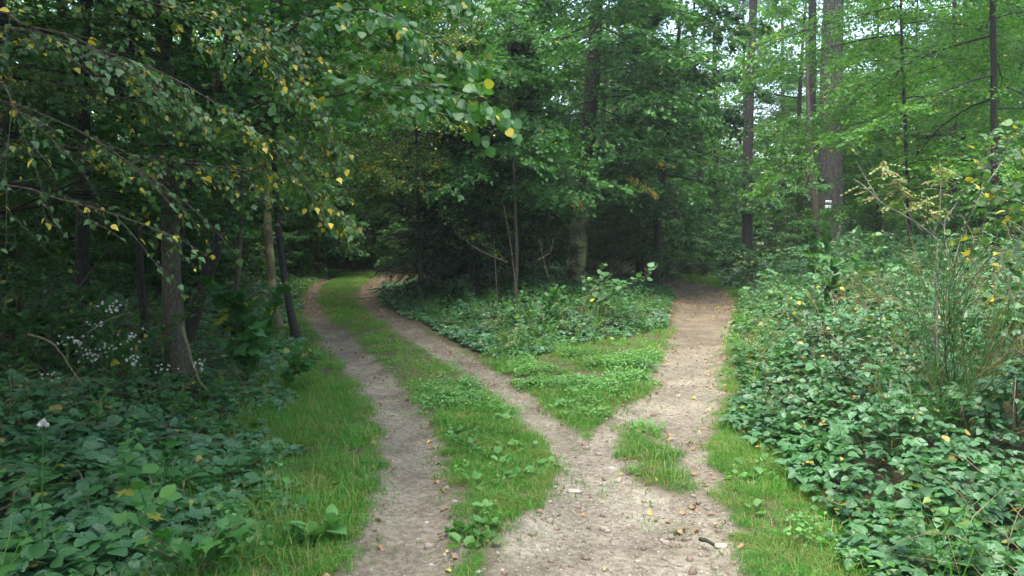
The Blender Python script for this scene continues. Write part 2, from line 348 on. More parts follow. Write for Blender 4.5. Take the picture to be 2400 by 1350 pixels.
TM['hazel'] = (np.array([(0, 0, 0), (.34, .05, .03), (.48, .40, .05), (.36, .72, .02), (0, 1, -.10), (-.36, .72, .02), (-.48, .40, .05), (-.34, .05, .03), (0, .5, -.02)]),
               [np.array([(0, 1, 2, 8), (8, 2, 3, 4), (8, 4, 5, 6), (0, 8, 6, 7)])])

# ------------------------------------------------------------------ instancing for what nobody could count
def instancer(name, label, P, rot, scl, idx, protos, kind='stuff'):
    col = bpy.data.collections.new(name + '_shapes')
    for k, me in enumerate(protos):
        col.objects.link(bpy.data.objects.new('%s_%02d' % (name, k), me))
    me = mesh(name, P, []); n = len(P)
    a = me.attributes.new('rot', 'FLOAT_VECTOR', 'POINT'); a.data.foreach_set('vector', np.asarray(rot, np.float32).ravel())
    a = me.attributes.new('scl', 'FLOAT', 'POINT'); a.data.foreach_set('value', np.asarray(scl, np.float32))
    a = me.attributes.new('idx', 'INT', 'POINT'); a.data.foreach_set('value', np.asarray(idx, np.int32))
    o = obj(name, me)
    ng = bpy.data.node_groups.new(name, 'GeometryNodeTree')
    ng.interface.new_socket('Geometry', in_out='INPUT', socket_type='NodeSocketGeometry'); ng.interface.new_socket('Geometry', in_out='OUTPUT', socket_type='NodeSocketGeometry')
    N = ng.nodes.new; L = ng.links.new
    gi, go = N('NodeGroupInput'), N('NodeGroupOutput'); ci = N('GeometryNodeCollectionInfo'); ci.inputs[0].default_value = col; ci.inputs[1].default_value = True; ci.inputs[2].default_value = True
    ip = N('GeometryNodeInstanceOnPoints'); ip.inputs['Pick Instance'].default_value = True
    def na(nm, ty):
        q = N('GeometryNodeInputNamedAttribute'); q.data_type = ty; q.inputs[0].default_value = nm; return q.outputs[0]
    L(gi.outputs[0], ip.inputs['Points']); L(ci.outputs[0], ip.inputs['Instance']); L(na('idx', 'INT'), ip.inputs['Instance Index'])
    L(na('rot', 'FLOAT_VECTOR'), ip.inputs['Rotation']); L(na('scl', 'FLOAT'), ip.inputs['Scale']); L(ip.outputs[0], go.inputs[0])
    md = o.modifiers.new('scatter', 'NODES'); md.node_group = ng
    return tag(o, label, kind=kind)
def grass_clump(rng, n, h, rad, wid, lean=.5, dry=.08, mat='grass'):
    V, F3, F4, T = [], [], [], []
    for k in range(n):
        a = rng.uniform(0, 6.283); r = rad * math.sqrt(rng.uniform()); bx, by = r * math.cos(a), r * math.sin(a)
        az = rng.uniform(0, 6.283); L = h * rng.uniform(.45, 1.15); ln = lean * rng.uniform(.2, 1.3); wv = wid * rng.uniform(.6, 1.2)
        dx, dy = math.cos(az), math.sin(az); sx, sy = -dy * wv, dx * wv; o = len(V)
        p1 = (bx + dx * L * .25 * ln, by + dy * L * .25 * ln, L * .55); p2 = (bx + dx * L * ln, by + dy * L * ln, L * (1 - .28 * ln))
        V += [(bx - sx, by - sy, -.01), (bx + sx, by + sy, -.01), (p1[0] + sx * .8, p1[1] + sy * .8, p1[2]), (p1[0] - sx * .8, p1[1] - sy * .8, p1[2]), p2]
        F4.append((o, o + 1, o + 2, o + 3)); F3.append((o + 3, o + 2, o + 4)); T += [(rng.uniform(), 1.0 if rng.uniform() < dry else 0, rng.uniform(), 1)] * 5
    return mesh('grass_clump', V, [np.array(F4), np.array(F3)], M[mat], T)

# regions of vegetation, in metres on the ground
def poly_x(rows):
    a = np.array(sorted([(G(px, py)[1], G(px, py)[0]) for px, py in rows])); return lambda y: np.interp(y, a[:, 0], a[:, 1])
EDGE_R = poly_x([(2000, 1340), (1860, 1210), (1810, 1110), (1735, 1000), (1722, 900), (1722, 830), (1730, 760), (1738, 700), (1690, 660)])    # where brambles start on the right
EDGE_L = poly_x([(470, 1350), (580, 1240), (680, 1140), (690, 1070), (640, 1000), (640, 900), (670, 850), (695, 790), (690, 740), (700, 700), (730, 660), (800, 640)])
MED_F = [G(980, 800), G(1100, 860), G(1250, 850), G(1400, 815), G(1550, 785)]
MED_F = np.array(MED_F)
def med_depth(x, y):
    """how far behind the front of the bramble mound between the tracks"""
    return y - np.interp(x, MED_F[:, 0], MED_F[:, 1]) - .4 + 1.6 * fbm(x, y, .9, 53, 3)
def scatter(n, x0, x1, y0, y1, rng): return rng.uniform(x0, x1, n), rng.uniform(y0, y1, n)
def in_view(x, y, m=.6): return np.abs(x) < y * .667 + m
def bare(x, y): return earth(x, y)

rng = np.random.default_rng(3)
protos = [grass_clump(rng, 46, .055, .09, .0020, 1.7, .14) for k in range(5)] + [grass_clump(rng, 32, .085, .11, .0021, 1.6, .16) for k in range(4)] + \
         [grass_clump(rng, 16, .16, .13, .0020, 1.2, .16) for k in range(4)] + [grass_clump(rng, 10, .06, .06, .0022, .8, .12) for k in range(3)]
def med_grass(x, y):
    d1, d2, d3 = path_sd(x, y); return d1, d2, d3
x = np.concatenate([rng.uniform(-4.5, 4.5, 26000), rng.uniform(-9, 8, 26000)]); y = np.concatenate([rng.uniform(2.2, 9, 26000), rng.uniform(9, 27, 26000)])
e = bare(x, y); d1, d2, d3 = path_sd(x, y)
dl = EDGE_L(y) - x; dr = x - EDGE_R(y); md = np.where((x > np.interp(y, RUT_M[:, 0], RUT_M[:, 1])) & (x < np.interp(y, PATH_R[:, 0], PATH_R[:, 1])), med_depth(x, y), -9)
keep = in_view(x, y) & (dl < .9 * rng.uniform(0, 1, len(x)) + .1) & (dr < .25) & (md < .7 * rng.uniform(0, 1, len(x)) + .2)
keep &= (e > -.16 + .36 * rng.uniform(0, 1, len(x)) ** 1.2) | ((rng.uniform(0, 1, len(x)) < .22) & (d3 < .1) & (noise(x, y, 1.9, 77) > .62) & (y < 9))
keep &= (rng.uniform(0, 1, len(x)) < .45 + .9 * noise(x, y, 2.5, 8)) & ((np.hypot((x - ISL_C[0]) / .45, (y - ISL_C[1]) / 1.6) > 1) | (rng.uniform(0, 1, len(x)) < .75 * noise(x, y, 5, 14)))
x, y, e, dl, dr, d1, md = x[keep], y[keep], e[keep], dl[keep], dr[keep], d1[keep], md[keep]
left_of = x < np.interp(y, RUT_L[:, 0], RUT_L[:, 1]); u = rng.uniform(0, 1, len(x))
idx = rng.integers(0, 5, len(x))
tall = (e > .22) & (u < .35); idx[tall] = 5 + rng.integers(0, 4, tall.sum())
vt = (left_of & (e > .30) & (u < .28)) | ((dr > -.25) & (u < .22)) | ((md > -.6) & (u < .3)); idx[vt] = 9 + rng.integers(0, 4, vt.sum())
idx[e < .06] = 13 + rng.integers(0, 3, (e < .06).sum())
n = len(x)
instancer('grass', 'short green grass on the verges and between the wheel ruts', np.stack([x, y, gh(x, y)], -1),
          np.stack([rng.normal(0, .12, n), rng.normal(0, .12, n), rng.uniform(0, 6.28, n)], -1), rng.uniform(.6, 1.15, n) * (.65 + .8 * noise(x, y, 1.7, 23)) * (.6 + .4 * ss(-.05, .2, e)) * (1 + .25 * ss(9, 20, y)), idx, protos)

# low herbs: clover, nettle and plantain rosettes
def herb(rng, n, h, rad, leaf, up):
    g = Geo(); a = rng.uniform(0, 6.283, n); r = rad * np.sqrt(rng.uniform(0, 1, n)); z = h * rng.uniform(.35, 1, n)
    P = np.stack([r * np.cos(a), r * np.sin(a), z], -1); D = np.stack([np.cos(a), np.sin(a), rng.uniform(-.3, up, n)], -1); D += rng.normal(0, .4, (n, 3))
    N = np.tile([0, 0, 1.0], (n, 1)) + rng.normal(0, .25, (n, 3))
    g.leaves(TM['round'], P, D, N, leaf * rng.uniform(.6, 1.2, n), np.stack([rng.uniform(0, 1, n), 0 * a, rng.uniform(0, 1, n)], -1))
    return g.me('herb', M['herb'])
hp = [herb(rng, 34, .12, .11, .030, .3) for k in range(4)] + [herb(rng, 8, .04, .05, .06, .9) for k in range(3)] + [herb(rng, 24, .06, .10, .020, .3) for k in range(3)]
px_, py_, ix_ = [], [], []
def herbs(n, cx, cy, sx, sy, kinds):
    x, y = rng.normal(cx, sx, n), rng.normal(cy, sy, n); k = (bare(x, y) > .05) & (noise(x, y, 2.2, 19) > .30 + .35 * rng.uniform(0, 1, n))
    px_.extend(x[k]); py_.extend(y[k]); ix_.extend(rng.choice(kinds, k.sum()))
c = G(1340, 880); herbs(520, c[0], c[1], .6, .8, [0, 1, 2, 3])
c = G(1430, 850); herbs(320, c[0], c[1], .55, .6, [0, 1, 2, 3])
c = G(1100, 940); herbs(240, c[0], c[1], .32, .7, [0, 1, 2, 3, 7, 8, 9])
c = G(1150, 1100); herbs(90, c[0], c[1], .4, .8, [4, 5, 6, 7, 8])
c = G(1060, 1250); herbs(60, c[0], c[1], .12, .5, [4, 5, 6])
c = G(1350, 990); herbs(60, c[0], c[1], .22, .3, [4, 5, 6])
c = G(1560, 1050); herbs(26, c[0], c[1], .15, .5, [4, 5, 6])
c = G(700, 1250); herbs(130, c[0], c[1], .35, .6, [4, 5, 6, 0])
c = G(1770, 1180); herbs(70, c[0], c[1], .2, .7, [4, 5, 0, 7])
c = G(900, 850); herbs(150, c[0], c[1], .5, 1.5, [7, 8, 9])
px_, py_, ix_ = np.array(px_), np.array(py_), np.array(ix_); n = len(px_)
instancer('low_herbs', 'lush low herbs among the grass', np.stack([px_, py_, gh(px_, py_)], -1), np.stack([rng.normal(0, .12, n), rng.normal(0, .12, n), rng.uniform(0, 6.28, n)], -1), rng.uniform(.7, 1.25, n), ix_, hp)

# ------------------------------------------------------------------ brambles: three thickets and the wood's undergrowth
def tints(rng, n, autumn=.02): return np.stack([np.clip(rng.normal(.5, .28, n), 0, 1), (rng.uniform(0, 1, n) < autumn) * rng.uniform(.15, 1, n), rng.uniform(0, 1, n)], -1)
def compound(P, az, tilt, size, rng, five=.35):
    """leaflets of compound bramble leaves at P: returns positions, axes, normals, sizes"""
    n = len(P); A = np.stack([np.cos(az), np.sin(az), tilt], -1); A = unit(A); Nn = np.tile([0, 0, 1.0], (n, 1)) + rng.normal(0, .34, (n, 3))
    pos, ax, nr, sz = [], [], [], []
    f5 = rng.uniform(0, 1, n) < five
    for ang, off, s, m in ((0, .42, 1.0, None), (1.15, .12, .85, None), (-1.15, .12, .85, None), (2.0, 0, .65, f5), (-2.0, 0, .65, f5)):
        k = np.ones(n, bool) if m is None else m
        D = rotz(A, ang + rng.normal(0, .12, n)); D[:, 2] += rng.normal(-.12, .18, n)
        pos.append((P + A * (size * off)[:, None])[k]); ax.append(D[k]); nr.append((Nn + rng.normal(0, .16, (n, 3)))[k]); sz.append((size * s * rng.uniform(.85, 1.1, n))[k])
    return np.concatenate(pos), np.concatenate(ax), np.concatenate(nr), np.concatenate(sz)
def h_right(x, y):
    d = x - EDGE_R(y) + .5 * fbm(x, y, 1.6, 33, 2); return np.where(d < 0, 0, .12 + .55 * ss(0, 1.1, d) + .7 * ss(.8, 4.0, d)) * (.62 + 1.15 * (fbm(x, y, 1.3, 31, 3) + .25)) * (.55 + .45 * ss(2.5, 6, y))
def h_left(x, y):
    d = EDGE_L(y) - x + .9 * fbm(x, y, 1.3, 43, 2); return np.where(d < 0, 0, .06 + .30 * ss(.2, 1.6, d) + .75 * ss(1.3, 3.5, d) * ss(4, 8, y)) * (.6 + .9 * (fbm(x, y, 1.0, 41, 3) + .3))
def h_med(x, y):
    m = np.minimum(med_depth(x, y), np.minimum(x - np.interp(y, RUT_M[:, 0], RUT_M[:, 1] + RUT_M[:, 2]) - .25, np.interp(y, PATH_R[:, 0], PATH_R[:, 1] - PATH_R[:, 2]) - .2 - x) + .2 * fbm(x, y, 2, 4))
    return np.where(m < .05, 0, .07 + .22 * ss(.0, 1.6, m) + .45 * ss(1.5, 4.5, m)) * (.65 + .9 * (fbm(x, y, 1.1, 51, 3) + .25))
def bramble_zone(hf, x0, x1, y0, y1, dens, size, tm, rng, autumn=.02, view=1.0):
    n = int(dens * (x1 - x0) * (y1 - y0)); x, y = rng.uniform(x0, x1, n), rng.uniform(y0, y1, n); k = in_view(x, y, view); x, y = x[k], y[k]
    h = hf(x, y); k = (h > .03) & (rng.uniform(0, 1, len(x)) < 1.75 * noise(x, y, 2.3, 95) + .18); x, y, h = x[k], y[k], h[k]; u = rng.uniform(0, 1, len(x)) ** 2
    z = gz(x, y) + h * (1 - .75 * u) + .03
    az = rng.uniform(0, 6.283, len(x)); P = np.stack([x, y, z], -1)
    p, a, nr, s = compound(P, az, rng.normal(-.12, .25, len(x)), size * np.clip(rng.lognormal(-.04, .34, len(x)), .45, 1.75), rng)
    T = tints(rng, len(p), autumn); T[:, 0] = np.clip(.45 * T[:, 0] + .9 * (fbm(p[:, 0], p[:, 1], .9, 91, 3) + .32), 0, 1)
    return TM[tm], p, a, nr, s, T
def canes(n, hf, x0, x1, y0, y1, rng, mat='cane'):
    g = Geo(); c = 0
    while c < n:
        x, y = rng.uniform(x0, x1), rng.uniform(y0, y1)
        if not in_view(np.array(x), np.array(y), .4) or hf(np.array(x), np.array(y)) < .12: continue
        az = rng.uniform(0, 6.283); L = rng.uniform(.5, 1.3); t = np.linspace(0, 1, 7); h = float(hf(np.array(x), np.array(y)))
        X = x + L * t * math.cos(az); Y = y + L * t * math.sin(az)
        if hf(X, Y).min() < .05: continue
        Zc = gz(X, Y) + h * (.2 + rng.uniform(.9, 1.35) * np.sin(t * 2.4 + .1)) * .9
        g.tube(np.stack([X, Y, Zc], -1), np.linspace(.0045, .002, 7), 4); c += 1
    return g.me('bramble_cane', M[mat])
BL = []                                             # meshes of single compound leaves
rb = np.random.default_rng(12)
for k in range(10):
    g = Geo(); p, a, nr, s = compound(np.zeros((1, 3)), np.zeros(1), np.array([-.1]), np.array([1.0]), rb, .4)
    T = np.tile([[rb.uniform(.2, 1), 0, .5]], (len(p), 1)); g.leaves(TM['bramble'], p, a, nr, s, T); g.tube([(-.9, 0, -.25), (-.4, 0, -.05), (.4, 0, -.02)], [.02, .016, .012], 3)
    BL.append(g.me('bramble_leaf', M['bramble']))
def thicket(label, hf, zones, near, n_near, n_canes, cbox, seed, near_size=.07, autumn=.035):
    rng = np.random.default_rng(seed); root = empty('bramble_thicket', (0, 0, 0)); tag(root, label, 'bramble')
    g = Geo()
    for z in zones: g.leaves(*bramble_zone(hf, *z, rng, autumn))
    o = obj('foliage', g.me('bramble_foliage', M['bramble']), root); tag(o, kind='stuff')
    o = obj('cane', canes(n_canes, hf, *cbox, rng), root); tag(o, kind='stuff')
    x0, x1, y0, y1 = near; c = 0
    while c < n_near:
        x, y = rng.uniform(x0, x1), y0 + (y1 - y0) * rng.uniform() ** 1.4
        if not in_view(np.array(x), np.array(y), .0): continue
        h = float(hf(np.array(x), np.array(y)))
        if h < .06: continue
        o = obj('leaf', BL[rng.integers(len(BL))], root, (x, y, float(gz(x, y)) + h * rng.uniform(.9, 1.12) + .04))
        s = near_size * rng.uniform(.75, 1.3); o.scale = (s, s, s); o.rotation_euler = (rng.normal(0, .3), rng.normal(.1, .3), rng.uniform(0, 6.28)); c += 1
    return root
thicket('dense green bramble thicket covering the whole right bank', h_right,
        [(1.0, 5, 2.2, 4.2, 560, .060, 'bramble'), (1.2, 6, 4.2, 7, 480, .058, 'bramble_mid'), (1.5, 8.5, 7, 11, 380, .062, 'round'), (2.5, 13, 11, 19, 190, .085, 'simple'), (4, 18, 19, 27, 90, .12, 'simple')],
        (1.2, 3.6, 2.3, 6.5), 280, 260, (1.2, 7, 2.5, 12), 61, .060)
thicket('dark bramble thicket in the shade at the left of the track', h_left,
        [(-4.5, -1, 2.0, 4.2, 340, .076, 'bramble'), (-5.5, -1, 4.2, 7, 260, .074, 'bramble_mid'), (-8, -1.5, 7, 11, 220, .072, 'round'), (-14, -3, 11, 19, 120, .09, 'simple'), (-20, -5, 19, 28, 60, .12, 'simple')],
        (-3.2, -.9, 2.1, 6.0), 240, 160, (-6, -1, 2.5, 12), 62, .092)
thicket('bramble mound on the wedge of ground between the two tracks', h_med,
        [(-3.5, 4.5, 9, 15, 480, .056, 'round'), (-6, 7, 15, 23, 190, .095, 'simple')],
        (-1.5, 3.2, 9.5, 13.5), 200, 120, (-3, 4, 9, 15), 63, .062)

# other plants pushing up through the brambles
def sprout(rng, H, leaf, tm, mat, n=9):
    g = Geo(); a0 = rng.uniform(0, 6.28); ln = rng.normal(0, .12, 2); z = np.linspace(.15, 1, n) ; P0 = np.stack([ln[0] * z ** 2, ln[1] * z ** 2, z * H], -1)
    for k in range(2):
        a = a0 + np.arange(n) * 1.57 + k * 3.14 + rng.normal(0, .2, n); D = np.stack([np.cos(a), np.sin(a), rng.uniform(-.35, .3, n)], -1); S = leaf * (1.15 - .6 * z) * rng.uniform(.8, 1.2, n)
        g.leaves(TM[tm], P0 + D * .01, D, np.tile([0, 0, 1.0], (n, 1)) + rng.normal(0, .25, (n, 3)), S, tints(rng, n, .04))
    g.tube(np.concatenate([[(0, 0, -.1)], P0]), .0025, 3, cap=False); return g.me('sprout', M[mat])
ru = np.random.default_rng(66)
SPR = [sprout(ru, .42, .08, 'birch', 'shrub') for k in range(3)] + [sprout(ru, .34, .07, 'bramble_mid', 'shrub') for k in range(3)] + [grass_clump(ru, 16, .45, .08, .0026, 1.0, .35) for k in range(3)] + [sprout(ru, .3, .11, 'maple', 'maple', 4) for k in range(2)] + [sprout(ru, .35, .05, 'needle', 'litter', 10)]
def undergrowth(name, label, hf, n, x0, x1, y0, y1, kinds):
    x, y = ru.uniform(x0, x1, n), y0 + (y1 - y0) * ru.uniform(0, 1, n) ** 1.3; h = hf(x, y); k = in_view(x, y) & (h > .08) & (noise(x, y, 1.1, 97) > .38); x, y, h = x[k], y[k], h[k]; n = len(x)
    instancer(name, label, np.stack([x, y, gz(x, y) + h * .62], -1), np.stack([ru.normal(0, .25, n), ru.normal(0, .25, n), ru.uniform(0, 6.28, n)], -1), ru.uniform(.6, 1.25, n), ru.choice(kinds, n), SPR)
undergrowth('mixed_undergrowth', 'nettles, grasses and seedlings growing through the right brambles', h_right, 1500, 1, 9, 2.4, 18, [0, 1, 2, 3, 4, 5, 3, 4, 6, 7, 8, 9, 11])
undergrowth('mixed_undergrowth', 'weeds and seedlings growing through the dark left brambles', h_left, 900, -8, -.8, 2.4, 16, [0, 3, 4, 5, 6, 7, 9, 10, 9, 11])
undergrowth('mixed_undergrowth', 'weeds growing through the brambles between the tracks', h_med, 900, -3, 4, 9, 18, [0, 1, 2, 3, 4, 5, 6, 7, 8])

# ------------------------------------------------------------------ trees
def interp_path(P, t):
    P = np.asarray(P); s = np.linspace(0, 1, len(P)); return np.stack([np.interp(t, s, P[:, k]) for k in range(3)], -1)
def grow(rng, trunk, tr, t0=.15, t1=1.0, nl=14, length=lambda t: 3.0, elev=(.1, .6), droop=.08, nsub=9, subf=.45, ntw=6, tw=.45, nlf=9, leaf=.07, az=None, up=1.0, njit=.45, autumn=.02, sag=.06, seg=5):
    """limbs with side branches along a trunk; returns a list of Geo per limb and the leaf rows"""
    limbs = []; S0, SD, SL = [], [], []
    for i in range(nl):
        t = t0 + (t1 - t0) * ((i + rng.uniform(0, .9)) / nl); p = interp_path(trunk, np.array([t]))[0]; r0 = float(np.interp(t, np.linspace(0, 1, len(tr)), tr))
        a = (i * 2.4 + rng.normal(0, .5)) if az is None else rng.uniform(*az); el = rng.uniform(*elev); L = length(t) * rng.uniform(.75, 1.2)
        d = np.array([math.cos(a) * math.cos(el), math.sin(a) * math.cos(el), math.sin(el)]); m = 7; pts = [p]
        for k in range(m - 1):
            d = d + np.array([*rng.normal(0, .10, 2), rng.normal(0, .06) - droop]); d /= np.linalg.norm(d); pts.append(pts[-1] + d * L / (m - 1))
        pts = np.array(pts); rad = np.linspace(min(r0 * .6, .006 * L + .004), .004, m); g = Geo(); g.tube(pts, rad, seg)
        for s in range(nsub):
            f = .12 + .88 * (s + rng.uniform(.2, .8)) / nsub; q = interp_path(pts, np.array([f]))[0]; dd = unit(interp_path(pts, np.array([min(1, f + .05)]))[0] - interp_path(pts, np.array([f - .05]))[0])
            sd_ = rotz(dd, (1 if s % 2 else -1) * rng.uniform(.5, 1.15)); sd_[2] = sd_[2] * .5 + rng.normal(.02, .16); sd_ = unit(sd_)
            l = L * subf * (1.15 - .75 * f) * rng.uniform(.7, 1.2); tt = np.linspace(0, 1, 4)[:, None]
            g.tube(q + sd_ * l * tt - np.array([0, 0, 1]) * sag * (l * tt) ** 2, np.linspace(.004 + .004 * l, .002, 4), 3, cap=False); S0.append(q); SD.append(sd_); SL.append(l)
        S0.append(pts[3]); SD.append(unit(pts[6] - pts[3])); SL.append(L * .5)
        limbs.append(g)
    S0, SD, SL = np.array(S0), np.array(SD), np.array(SL)
    m = len(S0); f = rng.uniform(.08, 1.0, (m, ntw)); q = S0[:, None] + SD[:, None] * (SL[:, None] * f)[..., None]; q[..., 2] -= sag * (SL[:, None] * f) ** 2
    sg = np.where(np.arange(ntw) % 2, 1, -1)[None] * rng.uniform(.3, 1.1, (m, ntw)); td = rotz(np.repeat(SD[:, None], ntw, 1), sg); td[..., 2] += rng.normal(-.05, .22, (m, ntw)); td = unit(td)
    tl = tw * rng.uniform(.5, 1.25, (m, ntw)) * np.clip(SL[:, None] / .8, .35, 1.15)
    g2 = (np.arange(nlf) + .4) / nlf; pos = q[:, :, None] + td[:, :, None] * (tl[..., None] * g2)[..., None]; pos[..., 2] -= .25 * (tl[..., None] * g2) ** 2
    ld = rotz(np.repeat(td[:, :, None], nlf, 2), np.where(np.arange(nlf) % 2, 1, -1) * rng.uniform(.4, 1.2, (m, ntw, nlf))); ld[..., 2] -= rng.uniform(0, .5, ld.shape[:-1])
    pos = pos.reshape(-1, 3); ld = ld.reshape(-1, 3); n = len(pos); pos += rng.normal(0, leaf * .35, pos.shape)
    N = np.tile([0, 0, up], (n, 1)) + rng.normal(0, njit, (n, 3))
    au = tints(rng, n, autumn); au[:, 0] = np.clip(au[:, 0] * .7 + .3 * np.repeat(rng.uniform(0, 1, m * ntw), nlf), 0, 1)
    twigs = (q.reshape(-1, 3), td.reshape(-1, 3), tl.ravel())
    return limbs, (pos, ld, N, leaf * np.clip(rng.normal(1, .22, n), .5, 1.5), au), twigs
def px_trunk(pts, Y, H, base_z=None, n=22, wob=.03, rng=RNG):
    """trunk centre line through spots of the photograph at distance Y, continued to height H; first point is put on the ground"""
    P = np.array([at(px, py, Y) for px, py in pts]); g0 = float(gh(P[0, 0], Y)); P[0, 2] = g0 - .05
    P[:, 1] += np.linspace(0, 1, len(P)) * rng.normal(0, .15)
    d = unit(P[-1] - P[-2]); d = unit(d + np.array([0, 0, .6]))
    if P[-1, 2] < H: P = np.concatenate([P, [P[-1] + d * (H - P[-1, 2]) * .5, P[-1] + d * (H - P[-1, 2])]])
    S = np.concatenate([[0], np.cumsum(np.linalg.norm(np.diff(P, axis=0), axis=1))]); t = np.linspace(0, S[-1], n)
    Pn = np.stack([np.interp(t, S, P[:, k]) for k in range(3)], -1); Q_ = Pn.copy(); Q_[1:-1] = .25 * Pn[:-2] + .5 * Pn[1:-1] + .25 * Pn[2:]
    return Q_
def trunk_geo(P, r, seg=12, flare=.5, seed=1, top=.25):
    n = len(P); s = np.linspace(0, 1, n); L = np.linalg.norm(np.diff(P, axis=0), axis=1).sum()
    rad = r * (1 - (1 - top) * s) * (1 + flare * np.exp(-s * L / .35)); g = Geo(); g.tube(P, rad, seg, .06, seed); return g, rad
def tree_px(name, label, cat, pts, Y, r, H, bark, leafm, tm, seed, base=None, group=None, limbs_apart=True, **kw):
    rng = np.random.default_rng(seed); P = px_trunk(pts, Y, H, rng=rng); o0 = P[0].copy(); P = P - o0
    root = empty(name, o0); tag(root, label, cat, group)
    g, rad = trunk_geo(P, r, seed=seed); obj('trunk', g.me('trunk', M[bark], True), root)
    if kw.get('nl', 1):
        lim, lf, tw = grow(rng, P, rad, **kw)
        for q in lim: obj('limb', q.me('limb', M[bark], True), root)
        gg = Geo(); gg.leaves(TM[tm], *lf); tag(obj('crown', gg.me('crown', M[leafm]), root), kind='stuff')
    return root
def copy_tree(o, parent=None):
    c = o.copy(); sc.collection.objects.link(c); c.parent = parent
    for ch in list(o.children): copy_tree(ch, c)
    return c
# --- prototypes for the wood
def proto(name, H, r, bark, leafm, seed, tm='simple', **kw):
    rng = np.random.default_rng(seed); ph = rng.uniform(0, 6.28, 2); P = np.array([(.012 * H * math.sin(k * .35 + ph[0]), .012 * H * math.sin(k * .3 + ph[1]), H * k / 14 - .1) for k in range(15)]); P[:, :2] -= P[0, :2]
    root = empty(name); g, rad = trunk_geo(P, r, 10, .5, seed, .15); lim, lf, tw = grow(rng, P, rad, **kw)
    obj('trunk', g.me('trunk', M[bark], True), root)
    gl = Geo()
    for q in lim:
        for v, t_ in zip(q.V, q.T): pass
        gl.add(np.concatenate(q.V), q.F)
    tag(obj('limb', gl.me('limb', M[bark], True), root), kind='stuff')
    gg = Geo(); gg.leaves(TM[tm], *lf); tag(obj('crown', gg.me('crown', M[leafm]), root), kind='stuff')
    return root
def shrub_proto(name, H, leafm, seed, nst=6, tm='round', leaf=.075, nl=5, bark='twig', **kw):
    rng = np.random.default_rng(seed); root = empty(name); gs = Geo(); gg = Geo()
    for k in range(nst):
        a = rng.uniform(0, 6.283); sp = rng.uniform(.15, .5) * H; t = np.linspace(0, 1, 8)[:, None]
        P = np.array([0, 0, -.05]) + np.array([math.cos(a), math.sin(a), 0]) * (.1 + sp * t ** 1.4) + np.array([0, 0, 1]) * H * rng.uniform(.7, 1.05) * t ** .9
        gs.tube(P, np.linspace(.022, .006, 8), 5); lim, lf, tw = grow(rng, P, np.linspace(.022, .006, 8), t0=.12, nl=nl, length=lambda t: H * .34 * (1.15 - .6 * t), leaf=leaf, **kw)
        for q in lim: gs.add(np.concatenate(q.V), q.F)
        gg.leaves(TM[tm], *lf)
    tag(obj('stem', gs.me('stem', M[bark], True), root), kind='stuff'); tag(obj('foliage', gg.me('foliage', M[leafm]), root), kind='stuff')
    return root
crownL = lambda a, b: (lambda t: a * (.45 + .75 * math.sin(math.pi * min(1, max(0, (t - .05) / .95)) ** .8)) + b)
PA = proto('broadleaf_tree', 14, .16, 'bark_dark', 'beech', 101, t0=.06, nl=30, length=crownL(2.6, .5), elev=(-.1, .45), droop=.03, nsub=11, ntw=9, nlf=11, leaf=.088, tw=.6)
PB = proto('broadleaf_tree', 16, .19, 'bark_dark', 'dark', 102, t0=.13, nl=28, length=crownL(3.1, .5), elev=(-.1, .5), droop=.04, nsub=11, ntw=9, nlf=11, leaf=.098, tw=.65)
PC = proto('broadleaf_tree', 11, .11, 'bark', 'beech', 103, t0=.06, nl=26, length=crownL(2.0, .4), elev=(-.05, .45), droop=.04, nsub=10, ntw=8, nlf=10, leaf=.08, tw=.5)
PF = proto('broadleaf_tree', 12, .14, 'bark_dark', 'beech', 104, t0=.03, nl=26, length=crownL(2.9, .7), elev=(-.1, .5), droop=.03, nsub=9, ntw=7, nlf=9, leaf=.15, tw=.75)
SA = shrub_proto('hazel_shrub', 3.4, 'shrub', 111, nst=6, nl=6, nsub=6, ntw=6, nlf=7, tw=.4, leaf=.08)
SB = shrub_proto('hazel_shrub', 2.3, 'shrub', 112, nst=6, nl=5, nsub=6, ntw=5, nlf=7, tw=.35, leaf=.07)
SC = shrub_proto('hazel_shrub', 4.4, 'dark', 113, nst=5, nl=8, nsub=7, ntw=6, nlf=7, tw=.45, leaf=.09, tm='simple')
def place(pr, x, y, s=1.0, rz=0, label=None, cat=None, group=None, name=None, z=0, sz=None):
    o = copy_tree(pr); o.location = (x, y, float(gz(x, y)) + z); o.scale = (s, s, sz or s); o.rotation_euler = (0, 0, rz)
    if name: o.name = name
    return tag(o, label, cat, group)
rw = np.random.default_rng(55)
def wood(cells, protos, label, group, cat='tree', smin=.85, smax=1.2, ordinal=True):
    cells = sorted(cells, key=lambda c: c[0] / c[1]); lb = label
    for i_, (x, y) in enumerate(cells):
        if ordinal and len(cells) <= 25: label = '%s from left: %s' % (ORD[i_], lb)
        k = rw.integers(len(protos)); place(protos[k], x, y, rw.uniform(smin, smax), rw.uniform(0, 6.28), label, cat, group)
ORD = 'first second third fourth fifth sixth seventh eighth ninth tenth eleventh twelfth thirteenth fourteenth fifteenth sixteenth seventeenth eighteenth nineteenth twentieth twenty-first twenty-second twenty-third twenty-fourth twenty-fifth'.split()
def jgrid(x0, x1, y0, y1, st, cond, jit=.35):
    out = []
    for yy in np.arange(y0, y1, st):
        for xx in np.arange(x0, x1, st):
            a, b = xx + rw.uniform(-jit, jit) * st, yy + rw.uniform(-jit, jit) * st
            if cond(a, b): out.append((a, b))
    return out
XL = lambda y: float(EDGE_L(y)); XR = lambda y: float(EDGE_R(y))
bear = lambda x, y: 1200 + FPX * x / y                               # photo column of a ground spot
